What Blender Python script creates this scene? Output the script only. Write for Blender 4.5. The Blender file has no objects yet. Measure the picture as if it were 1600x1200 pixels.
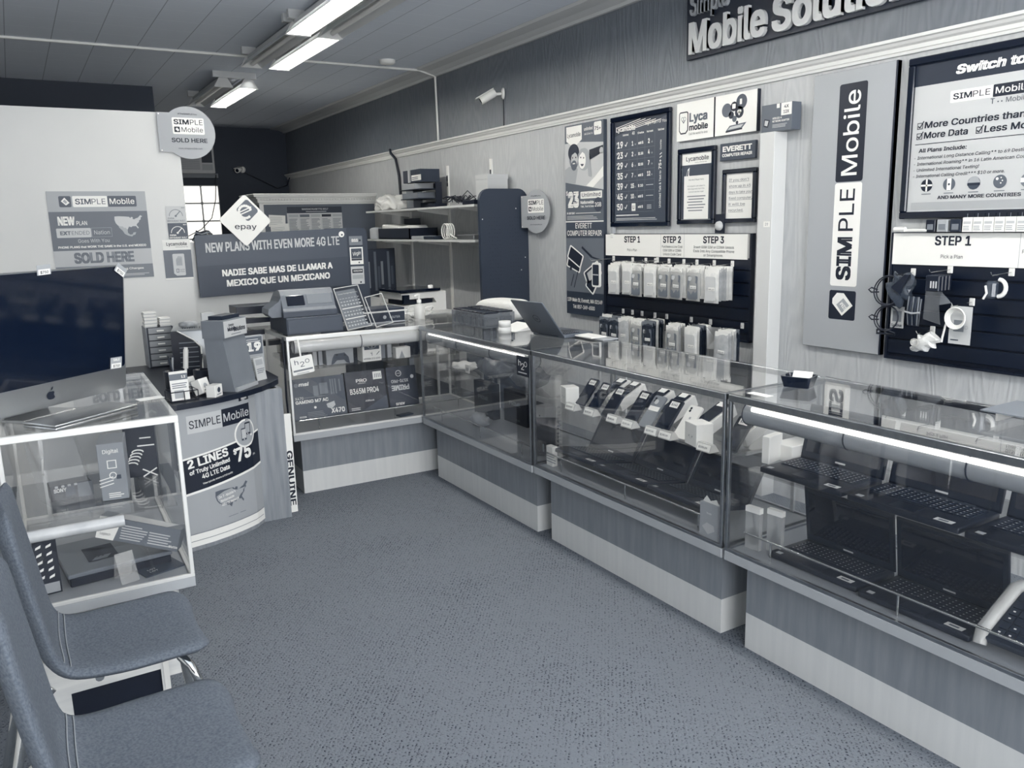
import bpy, bmesh, math, random
import numpy as np
from mathutils import Vector, Matrix
from mathutils.geometry import delaunay_2d_cdt
S = bpy.context.scene
COL = S.collection
PI = math.pi
rnd = random.Random(11)

# ------------------------------------------------------------------ camera
F_PX, YAW, PITCH, ROLL = 1264.7, math.radians(31.1), math.radians(11.228), math.radians(-1.441)
cam_data = bpy.data.cameras.new('camera')
cam_data.sensor_width = 36.0
cam_data.lens = 36.0 * F_PX / 1600
cam_data.clip_start = 0.02
cam = bpy.data.objects.new('camera', cam_data)
COL.objects.link(cam)
fw = Vector((math.sin(YAW) * math.cos(PITCH), math.cos(YAW) * math.cos(PITCH), -math.sin(PITCH)))
rt0 = Vector((math.cos(YAW), -math.sin(YAW), 0))
up0 = rt0.cross(fw)
rt = rt0 * math.cos(ROLL) + up0 * math.sin(ROLL)
up = up0 * math.cos(ROLL) - rt0 * math.sin(ROLL)
cam.matrix_world = Matrix(((rt.x, up.x, -fw.x, 0), (rt.y, up.y, -fw.y, 0), (rt.z, up.z, -fw.z, 1.574), (0, 0, 0, 1)))
S.camera = cam

# ------------------------------------------------------------------ world, daylight, exposure
W = bpy.data.worlds.new('world')
S.world = W
W.use_nodes = True
W.node_tree.nodes['Background'].inputs[0].default_value = (0.97, 0.985, 1.0, 1)
W.node_tree.nodes['Background'].inputs[1].default_value = 6.6
S.view_settings.view_transform = 'Standard'
S.view_settings.look = 'None'
S.view_settings.gamma = 1
S.view_settings.exposure = 0.6
S.cycles.use_denoising = True
S.cycles.max_bounces = 10
S.cycles.transparent_max_bounces = 24
S.cycles.sample_clamp_indirect = 6
TUBE_STRENGTH = 72.0
SHOP_X0, SHOP_X1, SHOP_Y0, SHOP_Y1, CEIL = -1.0, 3.6, -1.9, 12.2, 3.0
portal = bpy.data.lights.new('window_portal', 'AREA')      # sampling aid for the sky seen through the storefront glazing
portal.shape = 'RECTANGLE'
portal.size, portal.size_y = 3.9, 2.42
portal.cycles.is_portal = True
po = bpy.data.objects.new('window_portal', portal)
COL.objects.link(po)
po.location = (1.3, SHOP_Y0 + 0.02, 1.65)
po.rotation_euler = (PI / 2, 0, 0)


# ------------------------------------------------------------------ materials
def lin(c):
    c /= 255.0
    return c / 12.92 if c <= 0.04045 else ((c + 0.055) / 1.055) ** 2.4


RAMP = [(0, (8, 17, 34)), (.12, (25, 36, 53)), (.25, (52, 61, 75)), (.45, (108, 114, 122)), (.7, (173, 176, 179)), (1, (245, 244, 239))]


def tone(v):
    """a paint tone between the navy black and the warm white of everything in this shop"""
    for (a, ca), (b, cb) in zip(RAMP, RAMP[1:]):
        if v <= b:
            t = (v - a) / (b - a)
            return tuple(lin(x + (y - x) * t) for x, y in zip(ca, cb)) + (1,)
    return tuple(lin(x) for x in RAMP[-1][1]) + (1,)


MATS = {}


def mat(name, v=.5, rough=.5, metal=0.0, var=0.0, scale=8.0, bump=0.0, spec=.5, emit=0.0, alpha=1.0, stretch=(1, 1, 1), coat=0):
    if name in MATS:
        return MATS[name]
    m = bpy.data.materials.new(name)
    m.use_nodes = True
    nt = m.node_tree
    b = nt.nodes['Principled BSDF']
    b.inputs['Base Color'].default_value = tone(v)
    b.inputs['Roughness'].default_value = rough
    b.inputs['Metallic'].default_value = metal
    b.inputs['Specular IOR Level'].default_value = spec
    if coat:
        b.inputs['Coat Weight'].default_value = coat
        b.inputs['Coat Roughness'].default_value = .08
    if alpha < 1:
        b.inputs['Alpha'].default_value = alpha
    if emit:
        b.inputs['Emission Color'].default_value = (1, .97, .9, 1)
        b.inputs['Emission Strength'].default_value = emit
    if var or bump:
        tc = nt.nodes.new('ShaderNodeTexCoord')
        mp = nt.nodes.new('ShaderNodeMapping')
        mp.inputs['Scale'].default_value = stretch
        nz = nt.nodes.new('ShaderNodeTexNoise')
        nz.inputs['Scale'].default_value = scale
        nz.inputs['Detail'].default_value = 5
        nt.links.new(tc.outputs['Object'], mp.inputs[0])
        nt.links.new(mp.outputs[0], nz.inputs['Vector'])
        if var:
            cr = nt.nodes.new('ShaderNodeValToRGB')
            cr.color_ramp.elements[0].position = .3
            cr.color_ramp.elements[1].position = .7
            cr.color_ramp.elements[0].color = tone(max(0, v - var))
            cr.color_ramp.elements[1].color = tone(min(1, v + var))
            nt.links.new(nz.outputs[0], cr.inputs[0])
            nt.links.new(cr.outputs[0], b.inputs['Base Color'])
        if bump:
            bp = nt.nodes.new('ShaderNodeBump')
            bp.inputs['Strength'].default_value = bump
            bp.inputs['Distance'].default_value = .004
            nt.links.new(nz.outputs[0], bp.inputs['Height'])
            nt.links.new(bp.outputs[0], b.inputs['Normal'])
    MATS[name] = m
    return m


def node_mat(name):
    m = bpy.data.materials.new(name)
    m.use_nodes = True
    MATS[name] = m
    nt = m.node_tree
    return m, nt, nt.nodes['Principled BSDF'], (lambda k, **a: _nn(nt, k, a))


def _nn(nt, k, a):
    n = nt.nodes.new('ShaderNode' + k)
    for q, v in a.items():
        setattr(n, q, v)
    return n


def glass_mat(name, v=.9, refl=1.0, rough=0.0):
    m, nt, b, N = node_mat(name)
    nt.nodes.remove(b)
    tr = N('BsdfTransparent')
    tr.inputs[0].default_value = (v, v, v, 1)
    gl = N('BsdfGlossy')
    gl.inputs['Roughness'].default_value = rough
    gl.inputs[0].default_value = (refl, refl, refl, 1)
    fr = N('Fresnel')
    ge = N('NewGeometry')
    io = N('Math', operation='MULTIPLY_ADD')      # the same sheet seen from either side
    nt.links.new(ge.outputs['Backfacing'], io.inputs[0])
    io.inputs[1].default_value = 1 / 1.5 - 1.5
    io.inputs[2].default_value = 1.5
    nt.links.new(io.outputs[0], fr.inputs[0])
    mx = N('MixShader')
    nt.links.new(fr.outputs[0], mx.inputs[0])
    nt.links.new(tr.outputs[0], mx.inputs[1])
    nt.links.new(gl.outputs[0], mx.inputs[2])
    nt.links.new(mx.outputs[0], nt.nodes['Material Output'].inputs[0])
    return m


def film_mat(name, v, alpha, rough=.25):
    return mat(name, v, rough, alpha=alpha, spec=.8)


# carpet: rows of small loops
def carpet_mat():
    m, nt, b, N = node_mat('carpet_loop')
    tc = N('TexCoord')
    mp = N('Mapping')
    mp.inputs['Rotation'].default_value = (0, 0, math.radians(38))
    nt.links.new(tc.outputs['Object'], mp.inputs[0])
    vo = N('TexVoronoi')
    vo.inputs['Scale'].default_value = 105
    wv = N('TexWave')
    wv.inputs['Scale'].default_value = 24
    wv.inputs['Distortion'].default_value = 2.5
    wv.inputs['Detail'].default_value = 2
    wv.inputs['Detail Scale'].default_value = 6
    nz = N('TexNoise')
    nz.inputs['Scale'].default_value = 2.2
    nz.inputs['Detail'].default_value = 6
    fine = N('TexNoise')
    fine.inputs['Scale'].default_value = 160
    for q in (vo, wv, nz, fine):
        nt.links.new(mp.outputs[0], q.inputs['Vector'])
    a = N('Math', operation='MULTIPLY_ADD')
    nt.links.new(vo.outputs['Distance'], a.inputs[0])
    a.inputs[1].default_value = .62
    nt.links.new(fine.outputs[0], a.inputs[2])
    c = N('Math', operation='MULTIPLY_ADD')
    nt.links.new(wv.outputs['Fac'], c.inputs[0])
    c.inputs[1].default_value = .22
    nt.links.new(a.outputs[0], c.inputs[2])
    d = N('Math', operation='MULTIPLY_ADD')
    nt.links.new(nz.outputs[0], d.inputs[0])
    d.inputs[1].default_value = .35
    nt.links.new(c.outputs[0], d.inputs[2])
    cr = N('ValToRGB')
    cr.color_ramp.elements[0].position = .66
    cr.color_ramp.elements[1].position = 1.0
    cr.color_ramp.elements[0].color = tone(.07)
    cr.color_ramp.elements[1].color = tone(.47)
    nt.links.new(d.outputs[0], cr.inputs[0])
    nt.links.new(cr.outputs[0], b.inputs['Base Color'])
    b.inputs['Roughness'].default_value = .95
    b.inputs['Specular IOR Level'].default_value = .1
    bp = N('Bump')
    bp.inputs['Strength'].default_value = .7
    bp.inputs['Distance'].default_value = .006
    nt.links.new(c.outputs[0], bp.inputs['Height'])
    nt.links.new(bp.outputs[0], b.inputs['Normal'])
    return m


def ceiling_mat():
    m, nt, b, N = node_mat('ceiling_tile')
    tc = N('TexCoord')
    sp = N('SeparateXYZ')
    nt.links.new(tc.outputs['Object'], sp.inputs[0])

    def line(axis, off, step, width):
        s = N('Math', operation='ADD')
        nt.links.new(sp.outputs[axis], s.inputs[0])
        s.inputs[1].default_value = -off + 30 * step
        q = N('Math', operation='MODULO')
        nt.links.new(s.outputs[0], q.inputs[0])
        q.inputs[1].default_value = step
        l = N('Math', operation='LESS_THAN')
        nt.links.new(q.outputs[0], l.inputs[0])
        l.inputs[1].default_value = width
        return l
    lx = line(0, .432, .2945, .006)
    ly = line(1, .1, .2945, .005)
    m1 = N('MixRGB')
    m1.inputs[1].default_value = (.70, .745, .82, 1)
    m1.inputs[2].default_value = (.82, .86, .92, 1)
    nt.links.new(ly.outputs[0], m1.inputs[0])
    m2 = N('MixRGB')
    nt.links.new(m1.outputs[0], m2.inputs[1])
    m2.inputs[2].default_value = (.36, .40, .46, 1)
    nt.links.new(lx.outputs[0], m2.inputs[0])
    nt.links.new(m2.outputs[0], b.inputs['Base Color'])
    b.inputs['Roughness'].default_value = .8
    nz = N('TexNoise')
    nz.inputs['Scale'].default_value = 30
    nt.links.new(tc.outputs['Object'], nz.inputs['Vector'])
    ad = N('Math', operation='MULTIPLY_ADD')
    nt.links.new(lx.outputs[0], ad.inputs[0])
    ad.inputs[1].default_value = -2
    nt.links.new(nz.outputs[0], ad.inputs[2])
    bp = N('Bump')
    bp.inputs['Strength'].default_value = .25
    bp.inputs['Distance'].default_value = .003
    nt.links.new(ad.outputs[0], bp.inputs['Height'])
    nt.links.new(bp.outputs[0], b.inputs['Normal'])
    return m


def grain_mat(name, v, rough=.38, bump=.62):
    """painted plywood panelling: flowing embossed grain running upwards"""
    m, nt, b, N = node_mat(name)
    tc = N('TexCoord')
    mp = N('Mapping')
    mp.inputs['Scale'].default_value = (1, 1, .16)
    nt.links.new(tc.outputs['Object'], mp.inputs[0])
    big = N('TexNoise')
    big.inputs['Scale'].default_value = 3.2
    big.inputs['Detail'].default_value = 2
    nt.links.new(mp.outputs[0], big.inputs['Vector'])
    k = N('Math', operation='MULTIPLY')
    nt.links.new(big.outputs[0], k.inputs[0])
    k.inputs[1].default_value = 26
    s = N('Math', operation='SINE')
    t = N('Math', operation='MULTIPLY')
    nt.links.new(k.outputs[0], t.inputs[0])
    t.inputs[1].default_value = 6.28
    nt.links.new(t.outputs[0], s.inputs[0])
    fine = N('TexNoise')
    fine.inputs['Scale'].default_value = 70
    fine.inputs['Detail'].default_value = 3
    nt.links.new(mp.outputs[0], fine.inputs['Vector'])
    ad = N('Math', operation='MULTIPLY_ADD')
    nt.links.new(s.outputs[0], ad.inputs[0])
    ad.inputs[1].default_value = .3
    nt.links.new(fine.outputs[0], ad.inputs[2])
    bp = N('Bump')
    bp.inputs['Strength'].default_value = bump
    bp.inputs['Distance'].default_value = .003
    nt.links.new(ad.outputs[0], bp.inputs['Height'])
    nt.links.new(bp.outputs[0], b.inputs['Normal'])
    cr = N('ValToRGB')
    cr.color_ramp.elements[0].color = tone(v - .035)
    cr.color_ramp.elements[1].color = tone(v + .02)
    nt.links.new(ad.outputs[0], cr.inputs[0])
    nt.links.new(cr.outputs[0], b.inputs['Base Color'])
    b.inputs['Roughness'].default_value = rough
    return m


def laminate_mat(name, v, amp=.03, sx=(14, 14, 1.2)):
    m, nt, b, N = node_mat(name)
    tc = N('TexCoord')
    mp = N('Mapping')
    mp.inputs['Scale'].default_value = sx
    nt.links.new(tc.outputs['Object'], mp.inputs[0])
    nz = N('TexNoise')
    nz.inputs['Scale'].default_value = 3
    nz.inputs['Detail'].default_value = 8
    nt.links.new(mp.outputs[0], nz.inputs['Vector'])
    cr = N('ValToRGB')
    cr.color_ramp.elements[0].position = .3
    cr.color_ramp.elements[1].position = .7
    cr.color_ramp.elements[0].color = tone(v - amp)
    cr.color_ramp.elements[1].color = tone(v + amp)
    nt.links.new(nz.outputs[0], cr.inputs[0])
    nt.links.new(cr.outputs[0], b.inputs['Base Color'])
    b.inputs['Roughness'].default_value = .42
    return m


GLASS = glass_mat('showcase_glass', .975)
SHELFGLASS = glass_mat('shelf_glass', .93)
ACRYLIC = glass_mat('clear_acrylic', .97, 1.0, .02)
CARPET = carpet_mat()
CEILM = ceiling_mat()
WALL_LO = grain_mat('painted_panelling_light', .745)
WALL_UP = grain_mat('painted_panelling_slate', .46)
NAVY = mat('navy_wall_paint', .17, .6, var=.01, scale=3, bump=.05)
WHITEWALL = mat('white_wall_paint', .86, .55, var=.012, scale=2.5, bump=.05)
TRIMW = mat('trim_paint_white', .9, .4)
CROWN = mat('crown_paint_grey', .82, .5)
LAM_G = laminate_mat('laminate_grey_wood', .52)
LAM_W = laminate_mat('laminate_pale', .84, .015)
WOODEND = laminate_mat('wood_print_side', .55, .05)
BAREWOOD = laminate_mat('bare_board', .86, .04, (1.2, 1.2, 14))
STEEL = mat('brushed_aluminium', .62, .3, 1.0, var=.03, scale=40, stretch=(1, 1, 1))
STEELB = mat('bright_aluminium', .86, .35, .85)
CHROME = mat('chrome', .86, .08, 1.0)
BLK = mat('black_plastic', .03, .4, var=.01, scale=20)
BLKG = mat('black_gloss', .02, .08, coat=.5)
SCREEN = mat('dark_screen', .035, .06, coat=.4)
DARK = mat('dark_slate', .12, .5, var=.01, scale=15)
SLATE = mat('slate_print', .28, .45)
SLATE2 = mat('slate_print_light', .38, .45)
MIDG = mat('mid_grey', .48, .5)
GREY = mat('light_grey', .66, .5)
PALE = mat('pale_grey', .78, .5)
WHITE = mat('white_print', .97, .5)
WHITEP = mat('white_plastic', .95, .3)
INK = mat('navy_ink', .05, .5)
PAPER = mat('white_paper', .95, .75)
SEATF = mat('seat_fabric_slate', .39, .95, var=.045, scale=160, bump=.35, spec=.15)
STITCH = mat('seat_stitch', .6, .9)
CARDB = mat('grey_cardboard', .46, .7, var=.01, scale=10)
SILVER = mat('silver_aluminium', .72, .32, .9)
BAG = film_mat('poly_bag', .96, .55)
BAGD = film_mat('dark_poly_bag', .45, .6)
BUBBLE = mat('bubble_wrap', .9, .2, bump=1.0, scale=70, alpha=.55, spec=.8)
BUBBLEW = mat('white_bubble_mailer', .96, .45, bump=1.0, scale=85)
TUBEW = mat('unlit_tube', .95, .25)
TUBE = mat('lit_tube', .97, .3, emit=TUBE_STRENGTH)
HOOD_GLINT = mat('hood_glint', .97, .3, emit=1.6)  # faint glow for the highlight painted along the showcase hoods
REFLECTOR = mat('white_reflector', .9, .3)
_r = REFLECTOR.node_tree                                    # translucency added to the reflectors so the lamps brighten the ceiling
_t = _r.nodes.new('ShaderNodeBsdfTranslucent')
_t.inputs[0].default_value = (.9, .92, .95, 1)
_m = _r.nodes.new('ShaderNodeMixShader')
_m.inputs[0].default_value = .3
_r.links.new(_r.nodes['Principled BSDF'].outputs[0], _m.inputs[1])
_r.links.new(_t.outputs[0], _m.inputs[2])
_r.links.new(_m.outputs[0], _r.nodes['Material Output'].inputs[0])
GLOW = mat('glass_block_daylight', .95, .4, emit=.75)


# ------------------------------------------------------------------ geometry helpers
class G:
    """collects geometry and links it as ONE mesh object"""

    def __init__(s, M=None):
        s.v, s.f, s.m, s.s, s.mats = [], [], [], [], []
        s.M = M or Matrix()

    def mi(s, m):
        if m not in s.mats:
            s.mats.append(m)
        return s.mats.index(m)

    def add(s, vs, fs, m, smooth=False, M=None):
        M = s.M @ M if M else s.M
        o = len(s.v)
        s.v += [tuple(M @ Vector(p)) for p in vs]
        k = s.mi(m)
        for f in fs:
            s.f.append([i + o for i in f])
            s.m.append(k)
            s.s.append(smooth)
        return s

    def box(s, x0, x1, y0, y1, z0, z1, m, M=None, bev=0.0, seg=1):
        if bev:
            bm = bmesh.new()
            bmesh.ops.create_cube(bm, size=1)
            for v in bm.verts:
                v.co = Vector(((x0 + x1) / 2 + v.co.x * (x1 - x0), (y0 + y1) / 2 + v.co.y * (y1 - y0), (z0 + z1) / 2 + v.co.z * (z1 - z0)))
            bmesh.ops.bevel(bm, geom=bm.edges[:], offset=bev, segments=seg, affect='EDGES', profile=.5)
            return s.bm(bm, m, M, seg > 1)
        v = [(x0, y0, z0), (x1, y0, z0), (x1, y1, z0), (x0, y1, z0), (x0, y0, z1), (x1, y0, z1), (x1, y1, z1), (x0, y1, z1)]
        return s.add(v, [(0, 3, 2, 1), (4, 5, 6, 7), (0, 1, 5, 4), (1, 2, 6, 5), (2, 3, 7, 6), (3, 0, 4, 7)], m, False, M)

    def bm(s, bm, m, M=None, smooth=False):
        bm.verts.index_update()
        s.add([v.co.copy() for v in bm.verts], [[v.index for v in f.verts] for f in bm.faces], m, smooth, M)
        bm.free()
        return s

    def prism(s, poly, h0, h1, m, axis='z', M=None, smooth=False):
        """extrude a 2-D outline; axis z: (x,y) up z; axis y: (x,z) along y; axis x: (y,z) along x"""
        n = len(poly)
        if axis == 'z':
            P = lambda p, h: (p[0], p[1], h)
        elif axis == 'y':
            P = lambda p, h: (p[0], h, p[1])
        else:
            P = lambda p, h: (h, p[0], p[1])
        v = [P(p, h0) for p in poly] + [P(p, h1) for p in poly]
        s.add(v, [list(range(n))[::-1], list(range(n, 2 * n))], m, False, M)
        s.add(v, [(i, (i + 1) % n, n + (i + 1) % n, n + i) for i in range(n)], m, smooth, M)
        return s

    def tube(s, pts, r, m, n=8, closed=False, M=None, r2=None):
        pts = [Vector(p) for p in pts]
        N = len(pts)
        vs, fs = [], []
        prev = None
        for i, p in enumerate(pts):
            a = pts[(i - 1) % N] if (closed or i) else pts[0]
            c = pts[(i + 1) % N] if (closed or i < N - 1) else pts[-1]
            d = (c - a)
            d = d.normalized() if d.length > 1e-9 else Vector((0, 0, 1))
            if prev is None:
                u = d.orthogonal().normalized()
            else:
                u = prev - d * prev.dot(d)
                u = u.normalized() if u.length > 1e-6 else d.orthogonal().normalized()
            prev = u
            w = d.cross(u)
            rr = r if r2 is None else r + (r2 - r) * i / max(1, N - 1)
            for k in range(n):
                t = 2 * PI * k / n
                vs.append(p + u * (rr * math.cos(t)) + w * (rr * math.sin(t)))
        for i in range(N if closed else N - 1):
            j = (i + 1) % N
            for k in range(n):
                fs.append((i * n + k, i * n + (k + 1) % n, j * n + (k + 1) % n, j * n + k))
        s.add(vs, fs, m, n > 4, M)
        if not closed:
            s.add(vs, [list(range(n))[::-1], list(range((N - 1) * n, N * n))], m, False, M)
        return s

    def cyl(s, a, b, r, m, n=16, r2=None, M=None):
        return s.tube([a, b], r, m, n, False, M, r2)

    def lathe(s, prof, m, c=(0, 0, 0), n=24, M=None, smooth=True):
        vs, fs = [], []
        for r, z in prof:
            for k in range(n):
                t = 2 * PI * k / n
                vs.append((c[0] + r * math.cos(t), c[1] + r * math.sin(t), c[2] + z))
        L = len(prof)
        for i in range(L - 1):
            for k in range(n):
                fs.append((i * n + k, i * n + (k + 1) % n, (i + 1) * n + (k + 1) % n, (i + 1) * n + k))
        s.add(vs, fs, m, smooth, M)
        s.add(vs, [list(range(n))[::-1], list(range((L - 1) * n, L * n))], m, False, M)
        return s

    # ---- print on a flat face: u to the right (x), v up (z), the reader stands at -y
    def rect(s, u0, v0, u1, v1, m, l=1):
        y = -l * .0006
        return s.add([(u0, y, v0), (u1, y, v0), (u1, y, v1), (u0, y, v1)], [(0, 1, 2, 3)], m)

    def poly(s, pts, m, l=1):
        y = -l * .0006
        return s.add([(p[0], y, p[1]) for p in pts], [list(range(len(pts)))], m)

    def tess(s, pts, m, l=1):
        """a concave outline filled with triangles"""
        from mathutils.geometry import tessellate_polygon
        y = -l * .0006
        tri = tessellate_polygon([[Vector((p[0], p[1], 0)) for p in pts]])
        return s.add([(p[0], y, p[1]) for p in pts], [tuple(t) for t in tri], m)

    def disc(s, u, v, r, m, l=1, n=28, sx=1.0, ring=0.0):
        y = -l * .0006
        o = [(u + sx * r * math.cos(2 * PI * k / n), y, v + r * math.sin(2 * PI * k / n)) for k in range(n)]
        if not ring:
            return s.add(o, [list(range(n))], m)
        q = [(u + sx * (r - ring) * math.cos(2 * PI * k / n), y, v + (r - ring) * math.sin(2 * PI * k / n)) for k in range(n)]
        return s.add(o + q, [(k, (k + 1) % n, n + (k + 1) % n, n + k) for k in range(n)], m)

    def rrect(s, u0, v0, u1, v1, r, m, l=1):
        return s.poly(round_poly(u0, v0, u1, v1, r), m, l)

    def frame2(s, u0, v0, u1, v1, t, m, l=1):
        s.rect(u0, v0, u1, v0 + t, m, l)
        s.rect(u0, v1 - t, u1, v1, m, l)
        s.rect(u0, v0, u0 + t, v1, m, l)
        return s.rect(u1 - t, v0, u1, v1, m, l)

    def line2(s, a, b, t, m, l=1):
        d = Vector((b[0] - a[0], b[1] - a[1]))
        n = Vector((-d.y, d.x)).normalized() * t / 2
        return s.poly([(a[0] - n.x, a[1] - n.y), (b[0] - n.x, b[1] - n.y), (b[0] + n.x, b[1] + n.y), (a[0] + n.x, a[1] + n.y)], m, l)

    def text(s, t, u, v, h, m, l=2, al='c', w=None, bold=0.0, shear=0.0, rot=0.0, solid=0.0):
        """lettering with cap height h, baseline v; fitted to width w if given"""
        vs, fs, width, capn = glyphs(t, bold, bool(solid))
        k = h / capn
        kx = k if w is None else w / max(width, 1e-6)
        off = {'c': -width * kx / 2, 'l': 0, 'r': -width * kx}[al]
        y = -l * .0006
        c, sn = math.cos(rot), math.sin(rot)
        P = []
        for x, z, i in vs:
            x, z = x * kx + off + shear * z * k, z * k
            P.append((u + x * c - z * sn, y - i * .00012, v + x * sn + z * c))
        s.add(P, fs, m)
        if solid:
            n = len(P)
            Q = [(p[0], p[1] + solid, p[2]) for p in P]
            cnt = {}
            for f in fs:
                for a, b in zip(f, list(f[1:]) + [f[0]]):
                    cnt[(a, b)] = cnt.get((a, b), 0) + 1
            side = [(b, a, a + n, b + n) for (a, b) in cnt if (b, a) not in cnt]
            s.add(P + Q, side, m)
        return s

    def lines(s, u0, u1, v0, v1, n, m, l=2, fill=.45, ragged=.25):
        """rows of print too small to read"""
        st = (v1 - v0) / n
        for i in range(n):
            e = u1 - (u1 - u0) * ragged * rnd.random()
            s.rect(u0, v0 + i * st, e, v0 + i * st + st * fill, m, l)
        return s

    def build(s, name, parent=None, loc=None, rot=None, label=None, cat=None, group=None, kind=None):
        me = bpy.data.meshes.new(name)
        me.from_pydata(s.v, [], s.f)
        for m in s.mats:
            me.materials.append(m)
        me.polygons.foreach_set('material_index', s.m)
        me.polygons.foreach_set('use_smooth', s.s)
        me.update()
        o = bpy.data.objects.new(name, me)
        COL.objects.link(o)
        if loc is not None:
            o.location = loc
        if rot is not None:
            o.rotation_euler = rot if hasattr(rot, '__len__') else (0, 0, rot)
        if parent:
            o.parent = parent
        return props(o, label, cat, group, kind)


def props(o, label=None, cat=None, group=None, kind=None):
    for k, v in (('label', label), ('category', cat), ('group', group), ('kind', kind)):
        if v:
            o[k] = v
    return o


def round_poly(u0, v0, u1, v1, r, n=5):
    o = []
    for cx, cy, a in ((u1 - r, v0 + r, -PI / 2), (u1 - r, v1 - r, 0), (u0 + r, v1 - r, PI / 2), (u0 + r, v0 + r, PI)):
        for k in range(n + 1):
            t = a + PI / 2 * k / n
            o.append((cx + r * math.cos(t), cy + r * math.sin(t)))
    return o


GL = {}
FONT = None
try:
    FONT = bpy.data.fonts.load(bpy.utils.system_resource('DATAFILES', path='fonts') + '/Inter.woff2')
except Exception:
    FONT = None


def glyphs(t, bold, solid=False):
    if bold:
        vs, fs, wd, cap = glyphs(t, 0)
        vs = [(q[0], q[1]) for q in vs]
        b = bold * .9
        n = len(vs)
        V, Fs = [], []
        for i, (dx, dy) in enumerate(((-b, -b * .7), (b, -b * .7), (b, b * .7), (-b, b * .7))):
            V += [(x + dx + b, y + dy + b * .7, i) for x, y in vs]
            Fs += [[k + i * n for k in f] for f in fs]
        return V, Fs, wd + 2 * b, cap + 1.4 * b
    key = (t, round(bold, 3))
    if key not in GL:
        if 'cap' not in GL:
            GL['cap'] = 1
            GL['cap'] = max(p[1] for p in glyphs('H', 0)[0])
        cu = bpy.data.curves.new('lettering', 'FONT')
        cu.body = t
        cu.size = 1
        if FONT:
            cu.font = FONT
        cu.resolution_u = 2
        cu.offset = bold
        cu.dimensions = '2D'
        cu.fill_mode = 'NONE'
        ob = bpy.data.objects.new('lettering', cu)
        me = bpy.data.meshes.new_from_object(ob)
        ov = [Vector((v.co.x, v.co.y)) for v in me.vertices]
        vs, fs = [], []
        if ov:
            ed = [tuple(e.vertices) for e in me.edges]
            r = delaunay_2d_cdt(ov, ed, [], 0, 1e-6)
            q = np.array([(p.x, p.y) for p in r[0]])
            tri = np.array(r[2])
            cen = q[tri].mean(1)
            A = np.array([tuple(ov[e[0]]) for e in ed])
            B = np.array([tuple(ov[e[1]]) for e in ed])
            wn = np.zeros(len(tri), int)                       # winding number of every triangle
            for lo in range(0, len(tri), 400):
                c = cen[lo:lo + 400, None]
                side = (B[None, :, 0] - A[None, :, 0]) * (c[..., 1] - A[None, :, 1]) - (c[..., 0] - A[None, :, 0]) * (B[None, :, 1] - A[None, :, 1])
                upw = (A[None, :, 1] <= c[..., 1]) & (B[None, :, 1] > c[..., 1]) & (side > 0)
                dnw = (A[None, :, 1] > c[..., 1]) & (B[None, :, 1] <= c[..., 1]) & (side < 0)
                wn[lo:lo + 400] = upw.sum(1) - dnw.sum(1)
            vs, fs = [tuple(p) for p in q], [list(map(int, f)) for f in tri[wn != 0]]
        x0 = min([p[0] for p in vs] or [0])
        vs = [(p[0] - x0, p[1], 0) for p in vs]
        for f in fs:
            ar = sum(vs[i][0] * vs[j][1] - vs[j][0] * vs[i][1] for i, j in zip(f, f[1:] + f[:1]))
            if ar < 0:
                f.reverse()
        GL[key] = (vs, fs, max([p[0] for p in vs] or [0]), GL['cap'])
        bpy.data.objects.remove(ob)
        bpy.data.meshes.remove(me)
        bpy.data.curves.remove(cu)
    return GL[key]


def thing(name, label, cat, loc=(0, 0, 0), rz=0.0, group=None, rot=None):
    o = bpy.data.objects.new(name, None)
    COL.objects.link(o)
    o.empty_display_size = .05
    o.location = loc
    o.rotation_euler = rot if rot else (0, 0, rz)
    return props(o, label, cat, group)


KIDS = {}


def dup(root, loc=None, rot=None, label=None, group=None):
    """a copy of a thing with copies of its parts and sub-parts"""
    def cp(o, parent):
        c = o.copy()
        COL.objects.link(c)
        if parent:
            c.parent = parent
        for ch in [q for q in bpy.data.objects if q.parent == o]:
            cp(ch, c)
        return c
    r = cp(root, None)
    if loc is not None:
        r.location = loc
    if rot is not None:
        r.rotation_euler = rot if hasattr(rot, '__len__') else (0, 0, rot)
    if label:
        r['label'] = label
    if group:
        r['group'] = group
    return r


def RX(a): return Matrix.Rotation(a, 4, 'X')
def RY(a): return Matrix.Rotation(a, 4, 'Y')
def RZ(a): return Matrix.Rotation(a, 4, 'Z')
def TR(x, y, z): return Matrix.Translation((x, y, z))


FACE_W = -PI / 2      # a thing on the right wall: its front (-y) looks into the room (-x), its x runs towards the camera

# ------------------------------------------------------------------ the room
G().box(SHOP_X0, SHOP_X1, SHOP_Y0, SHOP_Y1, -.06, 0, CARPET).build('floor', kind='structure')
G().box(SHOP_X0 - .1, SHOP_X1 + .1, SHOP_Y0 - .1, SHOP_Y1 + .1, CEIL, CEIL + .06, CEILM).build('ceiling', kind='structure')
g = G().box(SHOP_X1, SHOP_X1 + .1, SHOP_Y0 - .1, SHOP_Y1 + .1, -.06, 2.32, WALL_LO)
g.box(SHOP_X1, SHOP_X1 + .1, SHOP_Y0 - .1, SHOP_Y1 + .1, 2.32, CEIL, WALL_UP).build('wall_right', kind='structure')
g = G().box(SHOP_X0, SHOP_X1, SHOP_Y1, SHOP_Y1 + .1, -.06, CEIL, NAVY).build('wall_back', kind='structure')
G().box(SHOP_X0 - .1, SHOP_X0, SHOP_Y0 - .1, SHOP_Y1 + .1, -.06, CEIL, WHITEWALL).build('wall_left', kind='structure')
g = G().box(SHOP_X0, SHOP_X1, SHOP_Y0 - .1, SHOP_Y0, -.06, .45, WHITEWALL)
g.box(SHOP_X0, SHOP_X1, SHOP_Y0 - .1, SHOP_Y0, 2.86, CEIL, WHITEWALL)
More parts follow.
